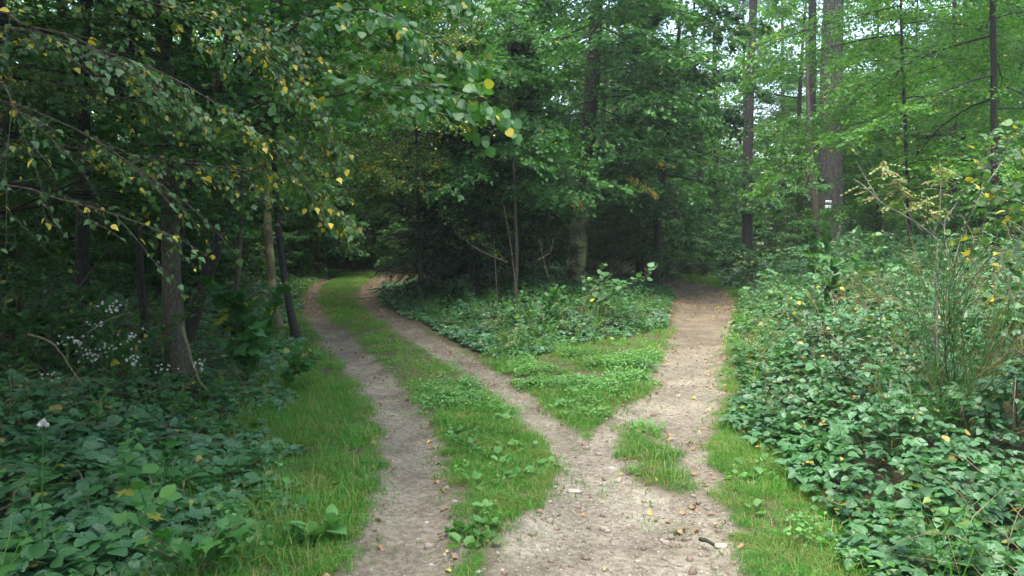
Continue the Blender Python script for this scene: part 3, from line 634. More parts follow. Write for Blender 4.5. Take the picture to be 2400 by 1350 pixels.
rutm = lambda y: float(np.interp(y, RUT_M[:, 0], RUT_M[:, 1])); pathr = lambda y: float(np.interp(y, PATH_R[:, 0], PATH_R[:, 1]))
wood(jgrid(-16, -3, 10, 27, 4.2, lambda x, y: x < XL(min(y, 24)) - 2.4), [PB, PB, PA], 'tall broadleaf tree in front rows of dark left wood', 'trees in the front of the left wood')
wood(jgrid(-30, -6, 27, 60, 6.5, lambda x, y: bear(x, y) > -100 and bear(x, y) < 820), [PF, PF, PA], 'distant leafy tree far back in the left wood', 'trees in the back of the left wood', smin=1.0, smax=1.4)
wood(jgrid(-14, 16, 27, 62, 4.8, lambda x, y: 760 < bear(x, y) < 1640 and y > 28), [PF, PB, PF], 'distant leafy tree behind the wedge between the two tracks', 'trees behind the wedge', smin=.9, smax=1.25)
wood(jgrid(9, 40, 30, 66, 6.0, lambda x, y: 1640 < bear(x, y) < 1900 and y > 36), [PF, PC], 'low pale green tree in the bright gap above the right path', 'trees in the bright gap', smin=.6, smax=.85)
wood(jgrid(7, 40, 16, 34, 4.6, lambda x, y: x > XR(min(y, 24)) + 3.0 and (2200 if y < 29 else 2000) < bear(x, y) < 2560), [PA, PC, PA], 'leafy mid green beech tree in the front of the right wood', 'trees in the front of the right wood')
wood(jgrid(12, 60, 34, 66, 5.5, lambda x, y: 1870 < bear(x, y) < 2500), [PF], 'distant leafy tree far back in the right wood', 'trees in the back of the right wood', smin=.9, smax=1.3)
wood(jgrid(-70, 70, 72, 110, 9, lambda x, y: -100 < bear(x, y) < 2500 and not 1700 < bear(x, y) < 1880), [PF], 'faint broadleaf tree at the far end of the forest', 'trees at the far end of the forest', smin=.9, smax=1.2)
wood(jgrid(-13, -2, 8.5, 26, 2.7, lambda x, y: x < XL(min(y, 24)) - 1.7 and bear(x, y) > -120), [SC, SC, SB, SA], 'shady shrub in the undergrowth of the left wood', 'shrubs of the left wood', 'shrub', .65, 1.05)
wood(jgrid(-28, -4, 26, 44, 4, lambda x, y: -100 < bear(x, y) < 1000), [SC, SA], 'leafy shrub far back beside the bend of the left track', 'shrubs by the bend of the left track', 'shrub', .9, 1.3)
wood(jgrid(5, 24, 13, 30, 2.6, lambda x, y: x > XR(min(y, 24)) + 2.0 and (2230 if y < 27.5 else 2020) < bear(x, y) < 2500), [SA, SB, SA], 'leafy green shrub in the undergrowth of the right wood', 'shrubs of the right wood', 'shrub', .65, 1.1)
wood(jgrid(2, 30, 28, 46, 3.6, lambda x, y: 1400 < bear(x, y) < 2000), [SA, SB, SA], 'light green shrub beyond the end of the right path', 'shrubs beyond the right path', 'shrub', .7, 1.1)
wood(jgrid(-5, 7, 18, 32, 2.7, lambda x, y: rutm(y) + 2.2 < x < pathr(y) - 1.6 and (y < 26 or bear(x, y) > 900) and not (920 < bear(x, y) < 1460 and y < 22)), [SC, SC, SA], 'dark shrub in the undergrowth between the two tracks', 'shrubs between the tracks', 'shrub', .65, 1.0)
for k, (px, Y, sc_) in enumerate([(1560, 24.8, .40), (1600, 26, .5), (1660, 26.3, .5), (1710, 25.8, .40), (1795, 27, .42), (1640, 28, .7), (1850, 28, .55), (1690, 30, .8), (1775, 33, .8)]):
    place([SB, SA][k % 2], (px - 1200) / FPX * Y, Y, sc_, k * 1.1, '%s from left: low bilberry bush closing the end of the right path' % ORD[[0, 1, 3, 5, 7, 2, 8, 4, 6][k]], 'bush', 'low bushes at the end of the right path', 'bilberry_bush', sz=sc_ * .75)
for px, Y, sc_, lb in ((700, 31, .8, 'bright beech left of the bend of the left track'), (790, 34, .9, 'bright beech straight behind the bend of the left track'), (880, 31, .8, 'bright beech right of the bend of the left track')):
    place(PC, (px - 1200) / FPX * Y, Y, sc_, px, lb, 'tree')
for k, (px, Y, sc_) in enumerate([(690, 25, .5), (760, 28.5, .8), (830, 29.5, .9), (900, 28, .8), (960, 27, .7), (640, 24, .6)]):
    place([SA, SB][k % 2], (px - 1200) / FPX * Y, Y, sc_, k * 1.7, '%s from the left: shrub closing the view where the left track bends away' % ORD[[1, 2, 3, 4, 5, 0][k]], 'shrub', 'shrubs at the bend of the left track')
for k, (x, y) in enumerate([(-7.5, -5), (-3.5, -10), (4, -11), (9.5, -5), (12.5, 1), (-8.5, .5), (13, 8), (-6.5, 3.0)]):  # trees out of view, added to block low light
    place([PA, PB][k % 2], x, y, 1.05, k * 1.3, 'unseen broadleaf tree added around the clearing to block low light', 'tree', 'unseen trees added to block low light')
for pr in (PA, PB, PC, PF, SA, SB, SC):
    for ch in list(pr.children): bpy.data.objects.remove(ch, do_unlink=True)
    bpy.data.objects.remove(pr, do_unlink=True)

# ------------------------------------------------------------------ single trees of the left side
tree_px('mossy_tree', 'mossy straight dark trunk standing nearest the left track, white seed heads beside it', 'tree', [(428, 960), (405, 800), (392, 640), (382, 480), (374, 300), (362, 100), (350, -150)], 8.2, .105, 13, 'bark', 'dark', 'simple', 201,
        t0=.30, nl=18, length=lambda t: 2.6, elev=(-.1, .5), nsub=9, ntw=7, nlf=9, leaf=.085, tw=.5)
tree_px('leaning_tree', 'dark trunk leaning to the right just behind the mossy straight trunk', 'tree', [(425, 850), (440, 760), (477, 650), (515, 550), (533, 467), (552, 330), (560, 100), (565, -100)], 10.0, .085, 11, 'bark_dark', 'dark', 'simple', 202,
        t0=.30, nl=16, length=lambda t: 2.2, elev=(-.1, .5), nsub=8, ntw=7, nlf=9, leaf=.08, tw=.5)
tree_px('slender_tree', 'thin dark upright trunk just left of the mossy trunk', 'tree', [(352, 900), (338, 760), (330, 600), (322, 420), (318, 200), (310, -60)], 10.5, .055, 10, 'bark_dark', 'dark', 'simple', 203,
        t0=.35, nl=14, length=lambda t: 1.8, nsub=7, ntw=7, nlf=8, leaf=.08, tw=.45)
tree_px('birch_tree', 'slim birch with pale ochre blotched bark beside the left track', 'tree', [(656, 800), (645, 730), (634, 640), (625, 540), (622, 450), (612, 300), (598, 150), (590, -60)], 13.2, .075, 11, 'bark_birch', 'birch', 'simple', 204,
        t0=.30, t1=.95, nl=22, length=lambda t: 3.0, elev=(-.15, .35), droop=.07, nsub=10, ntw=8, nlf=9, leaf=.062, tw=.5, autumn=.16, az=(-1.3, 1.2))
tree_px('track_side_tree', 'dark slanting trunk between the ochre birch and the left rut', 'tree', [(697, 815), (683, 740), (668, 660), (655, 560), (648, 450), (640, 300), (640, 60)], 12.6, .06, 10, 'bark_dark', 'dark', 'simple', 205,
        t0=.38, nl=14, length=lambda t: 2.2, nsub=8, ntw=7, nlf=8, leaf=.08, tw=.5)
tree_px('young_tree', 'thin greenish trunk rising above the leaning trunk at the upper left', 'tree', [(545, 880), (560, 600), (566, 420), (567, 250), (567, 50), (566, -120)], 11.0, .04, 9, 'bark', 'beech', 'simple', 206,
        t0=.45, nl=14, length=lambda t: 2.0, nsub=8, ntw=7, nlf=8, leaf=.075, tw=.5, az=(-1.2, 1.5))

tree_px('hornbeam_tree', 'shady hornbeam filling the upper left corner behind the birch leaves', 'tree', [(-190, 1150), (-180, 700), (-170, 300), (-150, -100), (-140, -400)], 6.6, .11, 11, 'bark_dark', 'dark', 'round', 207,
        t0=.16, t1=1, nl=30, length=lambda t: 3.3, elev=(-.15, .4), droop=.03, nsub=10, ntw=9, nlf=10, leaf=.052, tw=.45, az=(-1.3, 1.1), autumn=.02)
tree_px('hornbeam_tree', 'shady hornbeam whose leaves hide the top of the mossy trunk', 'tree', [(190, 900), (195, 600), (200, 300), (205, 0), (210, -300)], 9.6, .09, 12, 'bark_dark', 'dark', 'simple', 208,
        t0=.20, t1=1, nl=30, length=lambda t: 3.0, elev=(-.2, .4), droop=.03, nsub=10, ntw=8, nlf=10, leaf=.068, tw=.5, autumn=.05)
for nm, lb, b_, sd_ in (('added_shade_tree', 'tall tree out of view, added so its crown shades the lower left brambles', (-5.0, 2.4), 209), ('added_shade_tree', 'tall tree added so its high crown shades the mossy trunk', (-6.2, 7.6), 210)):  # overhead crowns added to keep sky light off the left side
    r_ = np.random.default_rng(sd_); root = empty(nm, (b_[0], b_[1], float(gh(*b_)))); tag(root, lb, 'tree'); P = np.array([(.02 * k, .015 * k, .9 * k - .05) for k in range(14)]); g, rad = trunk_geo(P, .15, seed=sd_); obj('trunk', g.me('trunk', M['bark_dark'], True), root)
    lim, lf, tw = grow(r_, P, rad, t0=.36, t1=1, nl=34, length=lambda t: 3.9, elev=(.0, .4), droop=.02, nsub=10, ntw=8, nlf=8, leaf=.11, tw=.6)
    for q in lim: obj('limb', q.me('limb', M['bark_dark'], True), root)
    q = Geo(); q.leaves(TM['simple'], *lf); tag(obj('crown', q.me('crown', M['dark']), root), kind='stuff')
# a limb through given spots, with side sprays; returns limb Geo and leaf rows
def spray(rng, pts, r0, nsub, sub, nlf, leaf, autumn, droop=.35, f0=.15, ntw=2, njit=.5, up=1.0, twig=True):
    P = smooth_path(pts, 14); g = Geo(); g.tube(P, np.linspace(r0, .003, 14), 6)
    f = f0 + (1 - f0) * (np.arange(nsub) + rng.uniform(.1, .9, nsub)) / nsub; q = interp_path(P, f); d = unit(interp_path(P, np.minimum(1, f + .03)) - interp_path(P, f - .03))
    sdir = rotz(d, np.where(np.arange(nsub) % 2, 1, -1) * rng.uniform(.35, 1.2, nsub)); sdir[:, 2] += rng.normal(-.1, .25, nsub); sdir = unit(sdir); L = sub * rng.uniform(.5, 1.3, nsub) * (1.2 - .55 * f)
    S, D, LL = [q], [sdir], [L]
    for k in range(ntw):
        ff = rng.uniform(.25, .8, nsub); qq = q + sdir * (L * ff)[:, None]; qq[:, 2] -= droop * (L * ff) ** 2; dd = rotz(sdir, rng.choice([-1, 1], nsub) * rng.uniform(.4, .9, nsub)); dd[:, 2] -= rng.uniform(0, .3, nsub)
        S.append(qq); D.append(unit(dd)); LL.append(L * rng.uniform(.35, .7, nsub))
    S, D, LL = np.concatenate(S), np.concatenate(D), np.concatenate(LL); tt = np.linspace(0, 1, 4)[:, None]
    if twig:
        for a, b, c in zip(S, D, LL): g.tube(a + b * c * tt - np.array([0, 0, 1]) * droop * (c * tt) ** 2, np.linspace(.0028, .0012, 4), 3, cap=False)
    gl = np.linspace(.15, 1, nlf); p = S[:, None] + D[:, None] * (LL[:, None] * gl)[..., None]; p[..., 2] -= droop * (LL[:, None] * gl) ** 2
    ld = rotz(np.repeat(D[:, None], nlf, 1), np.where(np.arange(nlf) % 2, 1, -1)[None] * rng.uniform(.4, 1.2, (len(S), nlf))); ld[..., 2] -= rng.uniform(.0, .75, ld.shape[:-1])
    p, ld = p.reshape(-1, 3), ld.reshape(-1, 3); n = len(p); p += rng.normal(0, .012, p.shape)
    N = np.tile([0, -.15, up], (n, 1)) + rng.normal(0, njit, (n, 3))
    return g, (p, ld, N, leaf * np.clip(rng.normal(1, .22, n), .55, 1.5), tints(rng, n, autumn))
def single_leaves(tm, mat, n, seed, autumn):
    rng = np.random.default_rng(seed); out = []
    for k in range(n):
        g = Geo(); g.leaves(TM[tm], [(0, 0, 0)], [(0, 1, 0)], [(0, 0, 1)], [1.0], [[rng.uniform(), rng.uniform(.15, 1) if rng.uniform() < autumn else 0, .5]]); g.tube([(0, -.35, .05), (0, 0, 0)], [.012, .012], 3, cap=False); out.append(g.me('leaf', M[mat]))
    return out
from mathutils import Matrix
def sprays_tree(name, label, cat, base, trunk_pts, r, bark, limbs, leafm, tm, tm_far, seed, n_obj=300, autumn=.12, **kw):
    rng = np.random.default_rng(seed); root = empty(name, base); tag(root, label, cat); B = np.array(base)
    T = smooth_path(np.array(trunk_pts) - B, 20); g, rad = trunk_geo(T, r, 10, .4, seed, .3); obj('trunk', g.me('trunk', M[bark], True), root)
    rows = []
    for lm in limbs:
        pts = np.array([at(*q) for q in lm['pts']]) - B; k = np.argmin(np.abs(T[:, 2] - (pts[0, 2] - .35))) ; pts = np.concatenate([[T[k]], pts])
        a = dict(kw); a.update({q: v for q, v in lm.items() if q != 'pts'}); g, lf = spray(rng, pts, lm.get('r0', .007 if r > .03 else .005), **{q: v for q, v in a.items() if q != 'r0'}, autumn=autumn)
        obj('limb', g.me('limb', M['birch_limb' if bark == 'bark_birch' else bark], True), root); rows.append(lf)
    P, D, N, S, T_ = (np.concatenate([q[k] for q in rows]) for k in range(5))
    W = P + B; dist = np.linalg.norm(W - np.array([0, 0, CAM_H]), axis=1); ok = (np.abs(W[:, 0]) < W[:, 1] * .66) & (W[:, 2] < CAM_H + W[:, 1] * .31)
    order = np.argsort(np.where(ok, dist / S, 1e9))[:n_obj]; sel = np.zeros(len(P), bool); sel[order] = ok[order]
    SL_ = single_leaves(tm, leafm, 14, seed, 0) + single_leaves(tm, leafm, 12, seed + 1, 1.1)
    for k in np.nonzero(sel)[0]:
        d = unit(D[k]); x_ = unit(np.cross(d, N[k])); n_ = np.cross(x_, d); me_ = SL_[14 + rng.integers(12)] if T_[k, 1] > 0 else SL_[rng.integers(14)]
        o = obj('leaf', me_, root); o.matrix_local = Matrix([[x_[0] * S[k], d[0] * S[k], n_[0] * S[k], P[k, 0]], [x_[1] * S[k], d[1] * S[k], n_[1] * S[k], P[k, 1]], [x_[2] * S[k], d[2] * S[k], n_[2] * S[k], P[k, 2]], [0, 0, 0, 1]])
    g = Geo(); q = ~sel; g.leaves(TM[tm], P[q], D[q], N[q], S[q], T_[q]); tag(obj('crown', g.me('crown', M[leafm]), root), kind='stuff')
    return root
sprays_tree('overhanging_birch', 'birch reaching in from the left with green and yellow leaves in the foreground', 'tree', (-4.1, 4.4, 0), [(-4.1, 4.4, -.05), (-4.05, 4.4, 1.5), (-3.9, 4.3, 3.2), (-3.7, 4.2, 5.5), (-3.4, 4.1, 8)], .09, 'bark_birch', [
    dict(pts=[(-80, 60, 4.5), (200, 110, 4.2), (420, 190, 4.2), (600, 320, 4.5), (760, 470, 4.8)], nsub=35),
    dict(pts=[(-80, 230, 4.4), (150, 290, 4.1), (330, 400, 4.1), (480, 510, 4.4)], nsub=18, ntw=1, nlf=4),
    dict(pts=[(-80, -90, 4.8), (250, -20, 4.6), (520, 60, 4.6), (680, 170, 4.8), (790, 310, 5.0)], nsub=40, ntw=3),
    dict(pts=[(-60, 440, 4.0), (150, 470, 3.9), (290, 510, 3.9), (400, 550, 4.0)], nsub=13, ntw=1, nlf=4),
    dict(pts=[(-80, 330, 5.3), (200, 350, 5.1), (400, 375, 5.1), (580, 400, 5.3), (720, 430, 5.5), (800, 500, 5.7)], nsub=40, ntw=3),
    dict(pts=[(-80, -200, 5.3), (250, -120, 5.3), (480, -30, 5.4), (620, 60, 5.6), (720, 110, 5.7)], nsub=35, ntw=3),
    dict(pts=[(-80, 120, 5.9), (160, 200, 5.9), (380, 250, 6.0), (560, 300, 6.1), (700, 370, 6.4)], nsub=35, ntw=3),
    dict(pts=[(-60, 30, 3.8), (60, 60, 3.7), (180, 90, 3.7), (300, 170, 3.8)], nsub=16, ntw=1, nlf=4),
    dict(pts=[(-60, 200, 3.7), (40, 260, 3.6), (120, 300, 3.6)], nsub=8, ntw=1, nlf=3)],
    'birch', 'birch', 'simple', 301, sub=.42, nlf=7, leaf=.036, ntw=3, droop=.40, autumn=.15)
sprays_tree('sallow_tree', 'grey sallow with long arching branch of pale round leaves above the left track', 'tree', (-4.05, 9.0, 0), [(-4.05, 9, -.05), (-3.95, 8.95, 1.2), (-3.4, 8.3, 2.5), (-2.7, 7.5, 3.8), (-2.3, 7, 5.8)], .05, 'bark', [
    dict(pts=[(600, 290, 6.6), (690, 215, 6.2), (713, 190, 6.1), (800, 130, 6.0), (900, 60, 5.9)], nsub=24, r0=.022),
    dict(pts=[(700, 260, 6.3), (800, 222, 5.8), (900, 203, 5.4), (1010, 202, 5.2), (1130, 236, 5.1)], nsub=24, r0=.011, f0=.25, leaf=.064),
    dict(pts=[(640, 120, 6.6), (720, 40, 6.2), (860, 20, 5.8), (960, 60, 5.6), (1080, 120, 5.5)], nsub=30, r0=.016),
    dict(pts=[(640, 200, 7.0), (760, 160, 7), (860, 180, 7), (930, 200, 7), (980, 240, 7)], nsub=18, r0=.014),
    dict(pts=[(610, 60, 7.0), (700, -40, 7), (850, -60, 7), (1000, -40, 7), (1100, 20, 7)], nsub=26, r0=.014)],
    'shrub', 'hazel', 'round', 302, n_obj=260, autumn=.05, sub=.5, nlf=6, leaf=.058, ntw=2, droop=.25)

# ------------------------------------------------------------------ oak and spruce of the wedge between the tracks
tree_px('oak_tree', 'oak with pale mossy trunk rising out of the bramble mound between the tracks', 'tree', [(1343, 690), (1350, 620), (1362, 500), (1372, 380), (1384, 250), (1396, 60), (1402, -100)], 21, .27, 15, 'bark_oak', 'oak', 'oak', 211,
        t0=.18, t1=.9, nl=44, length=lambda t: 3.7, elev=(-.25, .25), droop=.05, nsub=9, ntw=6, nlf=7, leaf=.12, tw=.5, autumn=.004)
_oak = [o for o in bpy.data.objects if o.name == 'oak_tree'][0]; _r = np.random.default_rng(217); _P = px_trunk([(1343, 690), (1372, 380), (1396, 60), (1402, -100)], 21, 15, rng=_r); _P = _P - _P[0]
_lim, _lf, _tw = grow(_r, _P, np.full(22, .15), t0=.24, t1=.62, nl=18, length=lambda t: 3.0, elev=(-.3, .2), droop=.05, nsub=9, ntw=6, nlf=7, leaf=.12, tw=.5, az=(-2.7, -.4), autumn=.004)
for q in _lim: obj('limb', q.me('limb', M['bark_oak'], True), _oak)
_g = Geo(); _g.leaves(TM['oak'], *_lf); tag(obj('crown', _g.me('crown', M['oak']), _oak), kind='stuff')
tree_px('tall_tree', 'dark trunk seen against the sky left of the oak', 'tree', [(1235, 700), (1240, 500), (1242, 300), (1243, 100), (1241, -100)], 25, .17, 17, 'bark_dark', 'dark', 'simple', 212,
        t0=.2, t1=.95, nl=26, length=lambda t: 3.2, elev=(-.15, .4), nsub=9, ntw=8, nlf=10, leaf=.10, tw=.6)
tree_px('young_oak', 'dark leafy oak at the corner of the right path', 'tree', [(1535, 700), (1542, 520), (1560, 350), (1585, 150), (1598, 0)], 22.5, .12, 9, 'bark_dark', 'dark', 'round', 213,
        t0=.17, t1=1, nl=34, length=lambda t: 2.9 * (1.15 - .5 * t), elev=(-.2, .3), nsub=9, ntw=7, nlf=9, leaf=.10, tw=.5)
tree_px('front_oak', 'low leafy oak branches hanging in front of the dark hollow between the tracks', 'tree', [(1205, 760), (1212, 600), (1205, 450), (1200, 300), (1196, 150)], 17, .05, 6.4, 'bark', 'oak', 'oak', 214,
        t0=.36, t1=1, nl=22, length=lambda t: 2.5 * (1.15 - .5 * t), elev=(-.25, .25), nsub=8, ntw=6, nlf=8, leaf=.105, tw=.45, autumn=.004, az=(1.9, 5.6))
tree_px('yellowing_birch', 'small birch sprinkled with yellow leaves at the bend of the left track', 'tree', [(985, 740), (985, 600), (980, 450), (975, 300), (970, 150)], 17.5, .05, 7.0, 'bark_dark', 'birch', 'simple', 215,
        t0=.36, t1=1, nl=24, length=lambda t: 2.0, elev=(-.3, .3), droop=.06, nsub=9, ntw=8, nlf=9, leaf=.068, tw=.45, autumn=.20)
tree_px('hollow_tree', 'dark leafy tree roofing the black hollow between the tracks', 'tree', [(1120, 745), (1118, 600), (1112, 450), (1108, 300), (1105, 100)], 18.8, .08, 9.0, 'bark_dark', 'oak', 'round', 216,
        t0=.27, t1=1, nl=30, length=lambda t: 2.5, elev=(-.3, .25), droop=.06, nsub=9, ntw=8, nlf=9, leaf=.085, tw=.5)
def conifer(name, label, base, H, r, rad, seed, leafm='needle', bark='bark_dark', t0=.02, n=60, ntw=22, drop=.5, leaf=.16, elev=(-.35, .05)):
    rng = np.random.default_rng(seed); root = empty(name, base); tag(root, label, 'conifer')
    P = np.array([(0, 0, H * k / 14 - .05) for k in range(15)]); g, rr = trunk_geo(P, r, 10, .3, seed, .12); obj('trunk', g.me('trunk', M[bark], True), root)
    gb = Geo(); S, D, LL = [], [], []
    for k in range(n):
        t = t0 + (1 - t0) * (k + rng.uniform()) / n; a = k * 2.4 + rng.normal(0, .3); L = rad * (1.03 - t) / (1.03 - t0) * rng.uniform(.75, 1.15) + .15; e = rng.uniform(*elev); m = 7; s = np.linspace(0, 1, m)[:, None]
        d = np.array([math.cos(a) * math.cos(e), math.sin(a) * math.cos(e), math.sin(e)]); q = np.array([0, 0, H * t]) + d * L * s + np.array([0, 0, 1]) * L * (-.22 * s + .25 * s ** 3)
        gb.tube(q, np.linspace(.008 + .008 * L, .003, m), 4, cap=False); f = np.linspace(.15, 1, ntw); qq = interp_path(q, f); dd = unit(np.gradient(qq, axis=0)); dd = rotz(dd, np.where(np.arange(ntw) % 2, 1, -1) * rng.uniform(.5, 1.0, ntw)); dd[:, 2] -= rng.uniform(.1, drop * 2, ntw)
        S.append(qq); D.append(unit(dd)); LL.append(L * .32 * (1.2 - .8 * f) * rng.uniform(.6, 1.2, ntw) + .08)
    S, D, LL = np.concatenate(S), np.concatenate(D), np.concatenate(LL); nn = 7; gl = np.linspace(.1, 1, nn); p = S[:, None] + D[:, None] * (LL[:, None] * gl)[..., None]
    ld = rotz(np.repeat(D[:, None], nn, 1), np.where(np.arange(nn) % 2, 1, -1)[None] * rng.uniform(.2, .7, (len(S), nn))); p, ld = p.reshape(-1, 3), ld.reshape(-1, 3); c = len(p)
    tag(obj('limb', gb.me('limb', M[bark], True), root), kind='stuff'); g = Geo(); g.leaves(TM['needle'], p, ld, np.tile([0, 0, 1.0], (c, 1)) + rng.normal(0, .5, (c, 3)), leaf * rng.uniform(.6, 1.2, c), tints(rng, c, .0))
    tag(obj('crown', g.me('crown', M[leafm]), root), kind='stuff'); return root
def gp(px, Y, dz=0): p = at(px, 560, Y); return (p[0], Y, float(gh(p[0], Y)) + dz)
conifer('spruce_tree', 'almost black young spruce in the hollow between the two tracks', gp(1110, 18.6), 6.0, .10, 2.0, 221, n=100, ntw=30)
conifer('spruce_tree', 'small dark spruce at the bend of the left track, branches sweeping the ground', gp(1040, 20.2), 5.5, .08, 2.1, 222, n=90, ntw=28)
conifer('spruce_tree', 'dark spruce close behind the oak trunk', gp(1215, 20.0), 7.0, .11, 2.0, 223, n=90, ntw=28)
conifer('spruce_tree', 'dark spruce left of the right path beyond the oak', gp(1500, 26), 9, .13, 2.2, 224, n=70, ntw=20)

# ------------------------------------------------------------------ trunks and conifers on the right
def pole(name, label, pts, Y, r, H, bark, seed, **kw): return tree_px(name, label, 'tree', pts, Y, r, H, bark, kw.pop('leafm', 'fir'), 'needle', seed, **kw)
firk = dict(t0=.62, t1=1, nl=16, length=lambda t: 3.2 * (1.5 - t), elev=(-.2, .15), droop=.05, nsub=10, subf=.4, ntw=7, nlf=8, leaf=.14, tw=.4)
pole('douglas_fir', 'thickest grey furrowed fir trunk with two trail marker plates', [(1945, 610), (1945, 480), (1947, 300), (1950, 150), (1953, 0), (1955, -150)], 27, .48, 24, 'bark_fir', 231, **firk)
pole('fir_tree', 'dark straight trunk close to the left of the thickest fir trunk', [(1897, 600), (1900, 450), (1903, 250), (1907, 50), (1910, -120)], 29, .22, 22, 'bark_dark', 232, **firk)
pole('fir_tree', 'brown forked trunk foot squeezed against the fir with the markers', [(1920, 612), (1916, 520), (1908, 420), (1903, 330), (1898, 200)], 26, .14, 9, 'bark', 233, nl=0)
pole('fir_tree', 'straight black trunk standing right of the path in the bright gap', [(1752, 640), (1751, 450), (1756, 250), (1763, 100), (1770, -80)], 26.5, .19, 22, 'bark_dark', 234, **firk)
for k, (pts, Y, r, lb) in enumerate([([(1682, 600), (1678, 300), (1675, 100), (1673, -80)], 42, .20, 'pale grey fir trunk at the left edge of the bright gap'), ([(1748, 600), (1745, 300), (1741, 100), (1738, -80)], 48, .16, 'slender pale fir trunk just left of the black trunk'),
                                   ([(1842, 600), (1838, 450), (1833, 200), (1830, -80)], 45, .17, 'slender grey fir trunk in the middle of the bright gap')]):
    pole('fir_tree', lb, pts, Y, r, 21, 'bark_fir', 240 + k, **dict(firk, t0=.40, nl=22, leaf=.2, ntw=6))
tree_px('right_hand_tree', 'dark trunk among beech leaves at the upper right', 'tree', [(2335, 760), (2332, 500), (2328, 300), (2325, 120), (2320, -100)], 15, .085, 12, 'bark_dark', 'beech', 'simple', 251,
        t0=.16, t1=1, nl=26, length=lambda t: 3.0, elev=(-.25, .3), nsub=10, ntw=8, nlf=10, leaf=.08, tw=.55)
tree_px('beech_tree', 'beech whose flat leafy branches reach in front of the big fir trunk', 'tree', [(2140, 700), (2128, 500), (2120, 300), (2110, 120), (2105, -80)], 18, .055, 11, 'bark_dark', 'beech', 'simple', 252,
        t0=.36, t1=1, nl=28, length=lambda t: 3.4, elev=(-.2, .25), nsub=11, ntw=9, nlf=10, leaf=.08, tw=.55)

# trail markers on the thick fir
def plate(label, cxy, wpx, hpx, shapes):
    Y = 27 - .53; c = at(*cxy, Y); k = Y / FPX * 1.0; W, H = wpx * k, hpx * k; root = empty('trail_marker', c); tag(root, label, 'trail marker')
    def slab(pts, y0, y1):
        n = len(pts); V = [(x, y0, z) for x, z in pts] + [(x, y1, z) for x, z in pts]
        return V, [np.array([list(range(n))]), np.array([list(range(2 * n - 1, n - 1, -1))]), np.array([(i, n + i, n + (i + 1) % n, (i + 1) % n) for i in range(n)])]
    V, F = slab([(-W / 2, -H / 2), (W / 2, -H / 2), (W / 2, H / 2), (-W / 2, H / 2)], -.006, .02); obj('plate', mesh('plate', V, F, M['plate']), root)
    for s in shapes:
        V, F = slab([(x * W, z * H) for x, z in s], -.010, -.0065); obj('symbol', mesh('symbol', V, F, M['ink']), root)
plate('small upper marker plate with two dark signs on the big fir trunk', (1942, 474), 14, 8.5, [[(-.30, -.28), (-.06, -.28), (-.16, 0), (-.06, .28), (-.30, .28), (-.22, 0)], [(.06, -.28), (.30, -.28), (.20, 0), (.30, .28), (.06, .28), (.14, 0)]])
plate('square lower marker plate with a black tree sign on the big fir trunk', (1941, 488), 14, 14, [[(-.30, -.18), (.30, -.18), (.12, .08), (.07, .08), (0, .38), (-.07, .08), (-.12, .08)], [(-.24, -.40), (-.08, -.40), (-.08, -.24), (-.24, -.24)], [(.08, -.40), (.24, -.40), (.24, -.24), (.08, -.24)]])

# ------------------------------------------------------------------ saplings and shrubs one can tell apart
def sapling(name, label, cat, base_px, Y, H, leafm, tm, leaf, seed, nst=3, bark='twig', spread=.5, autumn=.03, nsub=7, nlf=4, sub=.3, ntw=1, az=None, r=.008):
    """a few thin stems with sprays; each large leaf is a part of its own when few"""
    rng = np.random.default_rng(seed); b = np.array(gp(base_px, Y)); root = empty(name, b); tag(root, label, cat); rows = []
    for k in range(nst):
        a = rng.uniform(0, 6.283) if az is None else rng.uniform(*az); sp = spread * rng.uniform(.3, 1.1); h = H * rng.uniform(.7, 1.05); t = np.linspace(0, 1, 6)[:, None]
        P = np.array([math.cos(a), math.sin(a), 0]) * (.03 + sp * t ** 1.5) + np.array([0, 0, 1]) * (h * t ** .85 - .04)
        g, lf = spray(rng, P, r, nsub, sub, nlf, leaf, autumn, .3, .22, ntw, .35); obj('stem', g.me('stem', M[bark], True), root); rows.append(lf)
    P, D, N, S, T_ = (np.concatenate([q[k] for q in rows]) for k in range(5))
    if len(P) <= 130:
        SLs = single_leaves(tm, leafm, 8, seed, autumn)
        for k in range(len(P)):
            d = unit(D[k]); x_ = unit(np.cross(d, N[k])); n_ = np.cross(x_, d); o = obj('leaf', SLs[rng.integers(8)], root)
            o.matrix_local = Matrix([[x_[i] * S[k], d[i] * S[k], n_[i] * S[k], P[k, i]] for i in range(3)] + [[0, 0, 0, 1]])
    else:
        g = Geo(); g.leaves(TM[tm], P, D, N, S, T_); tag(obj('foliage', g.me('foliage', M[leafm]), root), kind='stuff')
    return root
sapling('sycamore_sapling', 'sycamore sapling with broad lobed leaves in front of the ochre birch', 'sapling', 590, 9.2, 1.35, 'maple', 'maple', .14, 401, 3, spread=.6, autumn=.06)
sapling('sycamore_sapling', 'low sycamore sapling right of the mossy trunk, leaves spread flat', 'sapling', 560, 8.6, .75, 'maple', 'maple', .15, 402, 3, spread=.5)
sapling('sycamore_sapling', 'knee high sycamore seedling at the grass edge of the left rut', 'sapling', 645, 8.2, .5, 'maple', 'maple', .10, 403, 2, spread=.3)
sapling('hazel_sapling', 'hazel sapling with round bright leaves leaning over the bramble mound', 'sapling', 1350, 14, 1.1, 'shrub', 'hazel', .095, 404, 5, spread=1.3, az=(-.6, .9), sub=.45, nsub=8)
sapling('hazel_sapling', 'low hazel shoots on the left side of the bramble mound below the oak', 'sapling', 1265, 13.2, .75, 'shrub', 'hazel', .09, 405, 4, spread=.6, sub=.35)
sapling('hazel_sapling', 'hazel shoot with round leaves climbing in front of the marked fir', 'sapling', 1915, 18, 1.75, 'herb', 'hazel', .13, 406, 3, spread=.5, sub=.4, nsub=9)
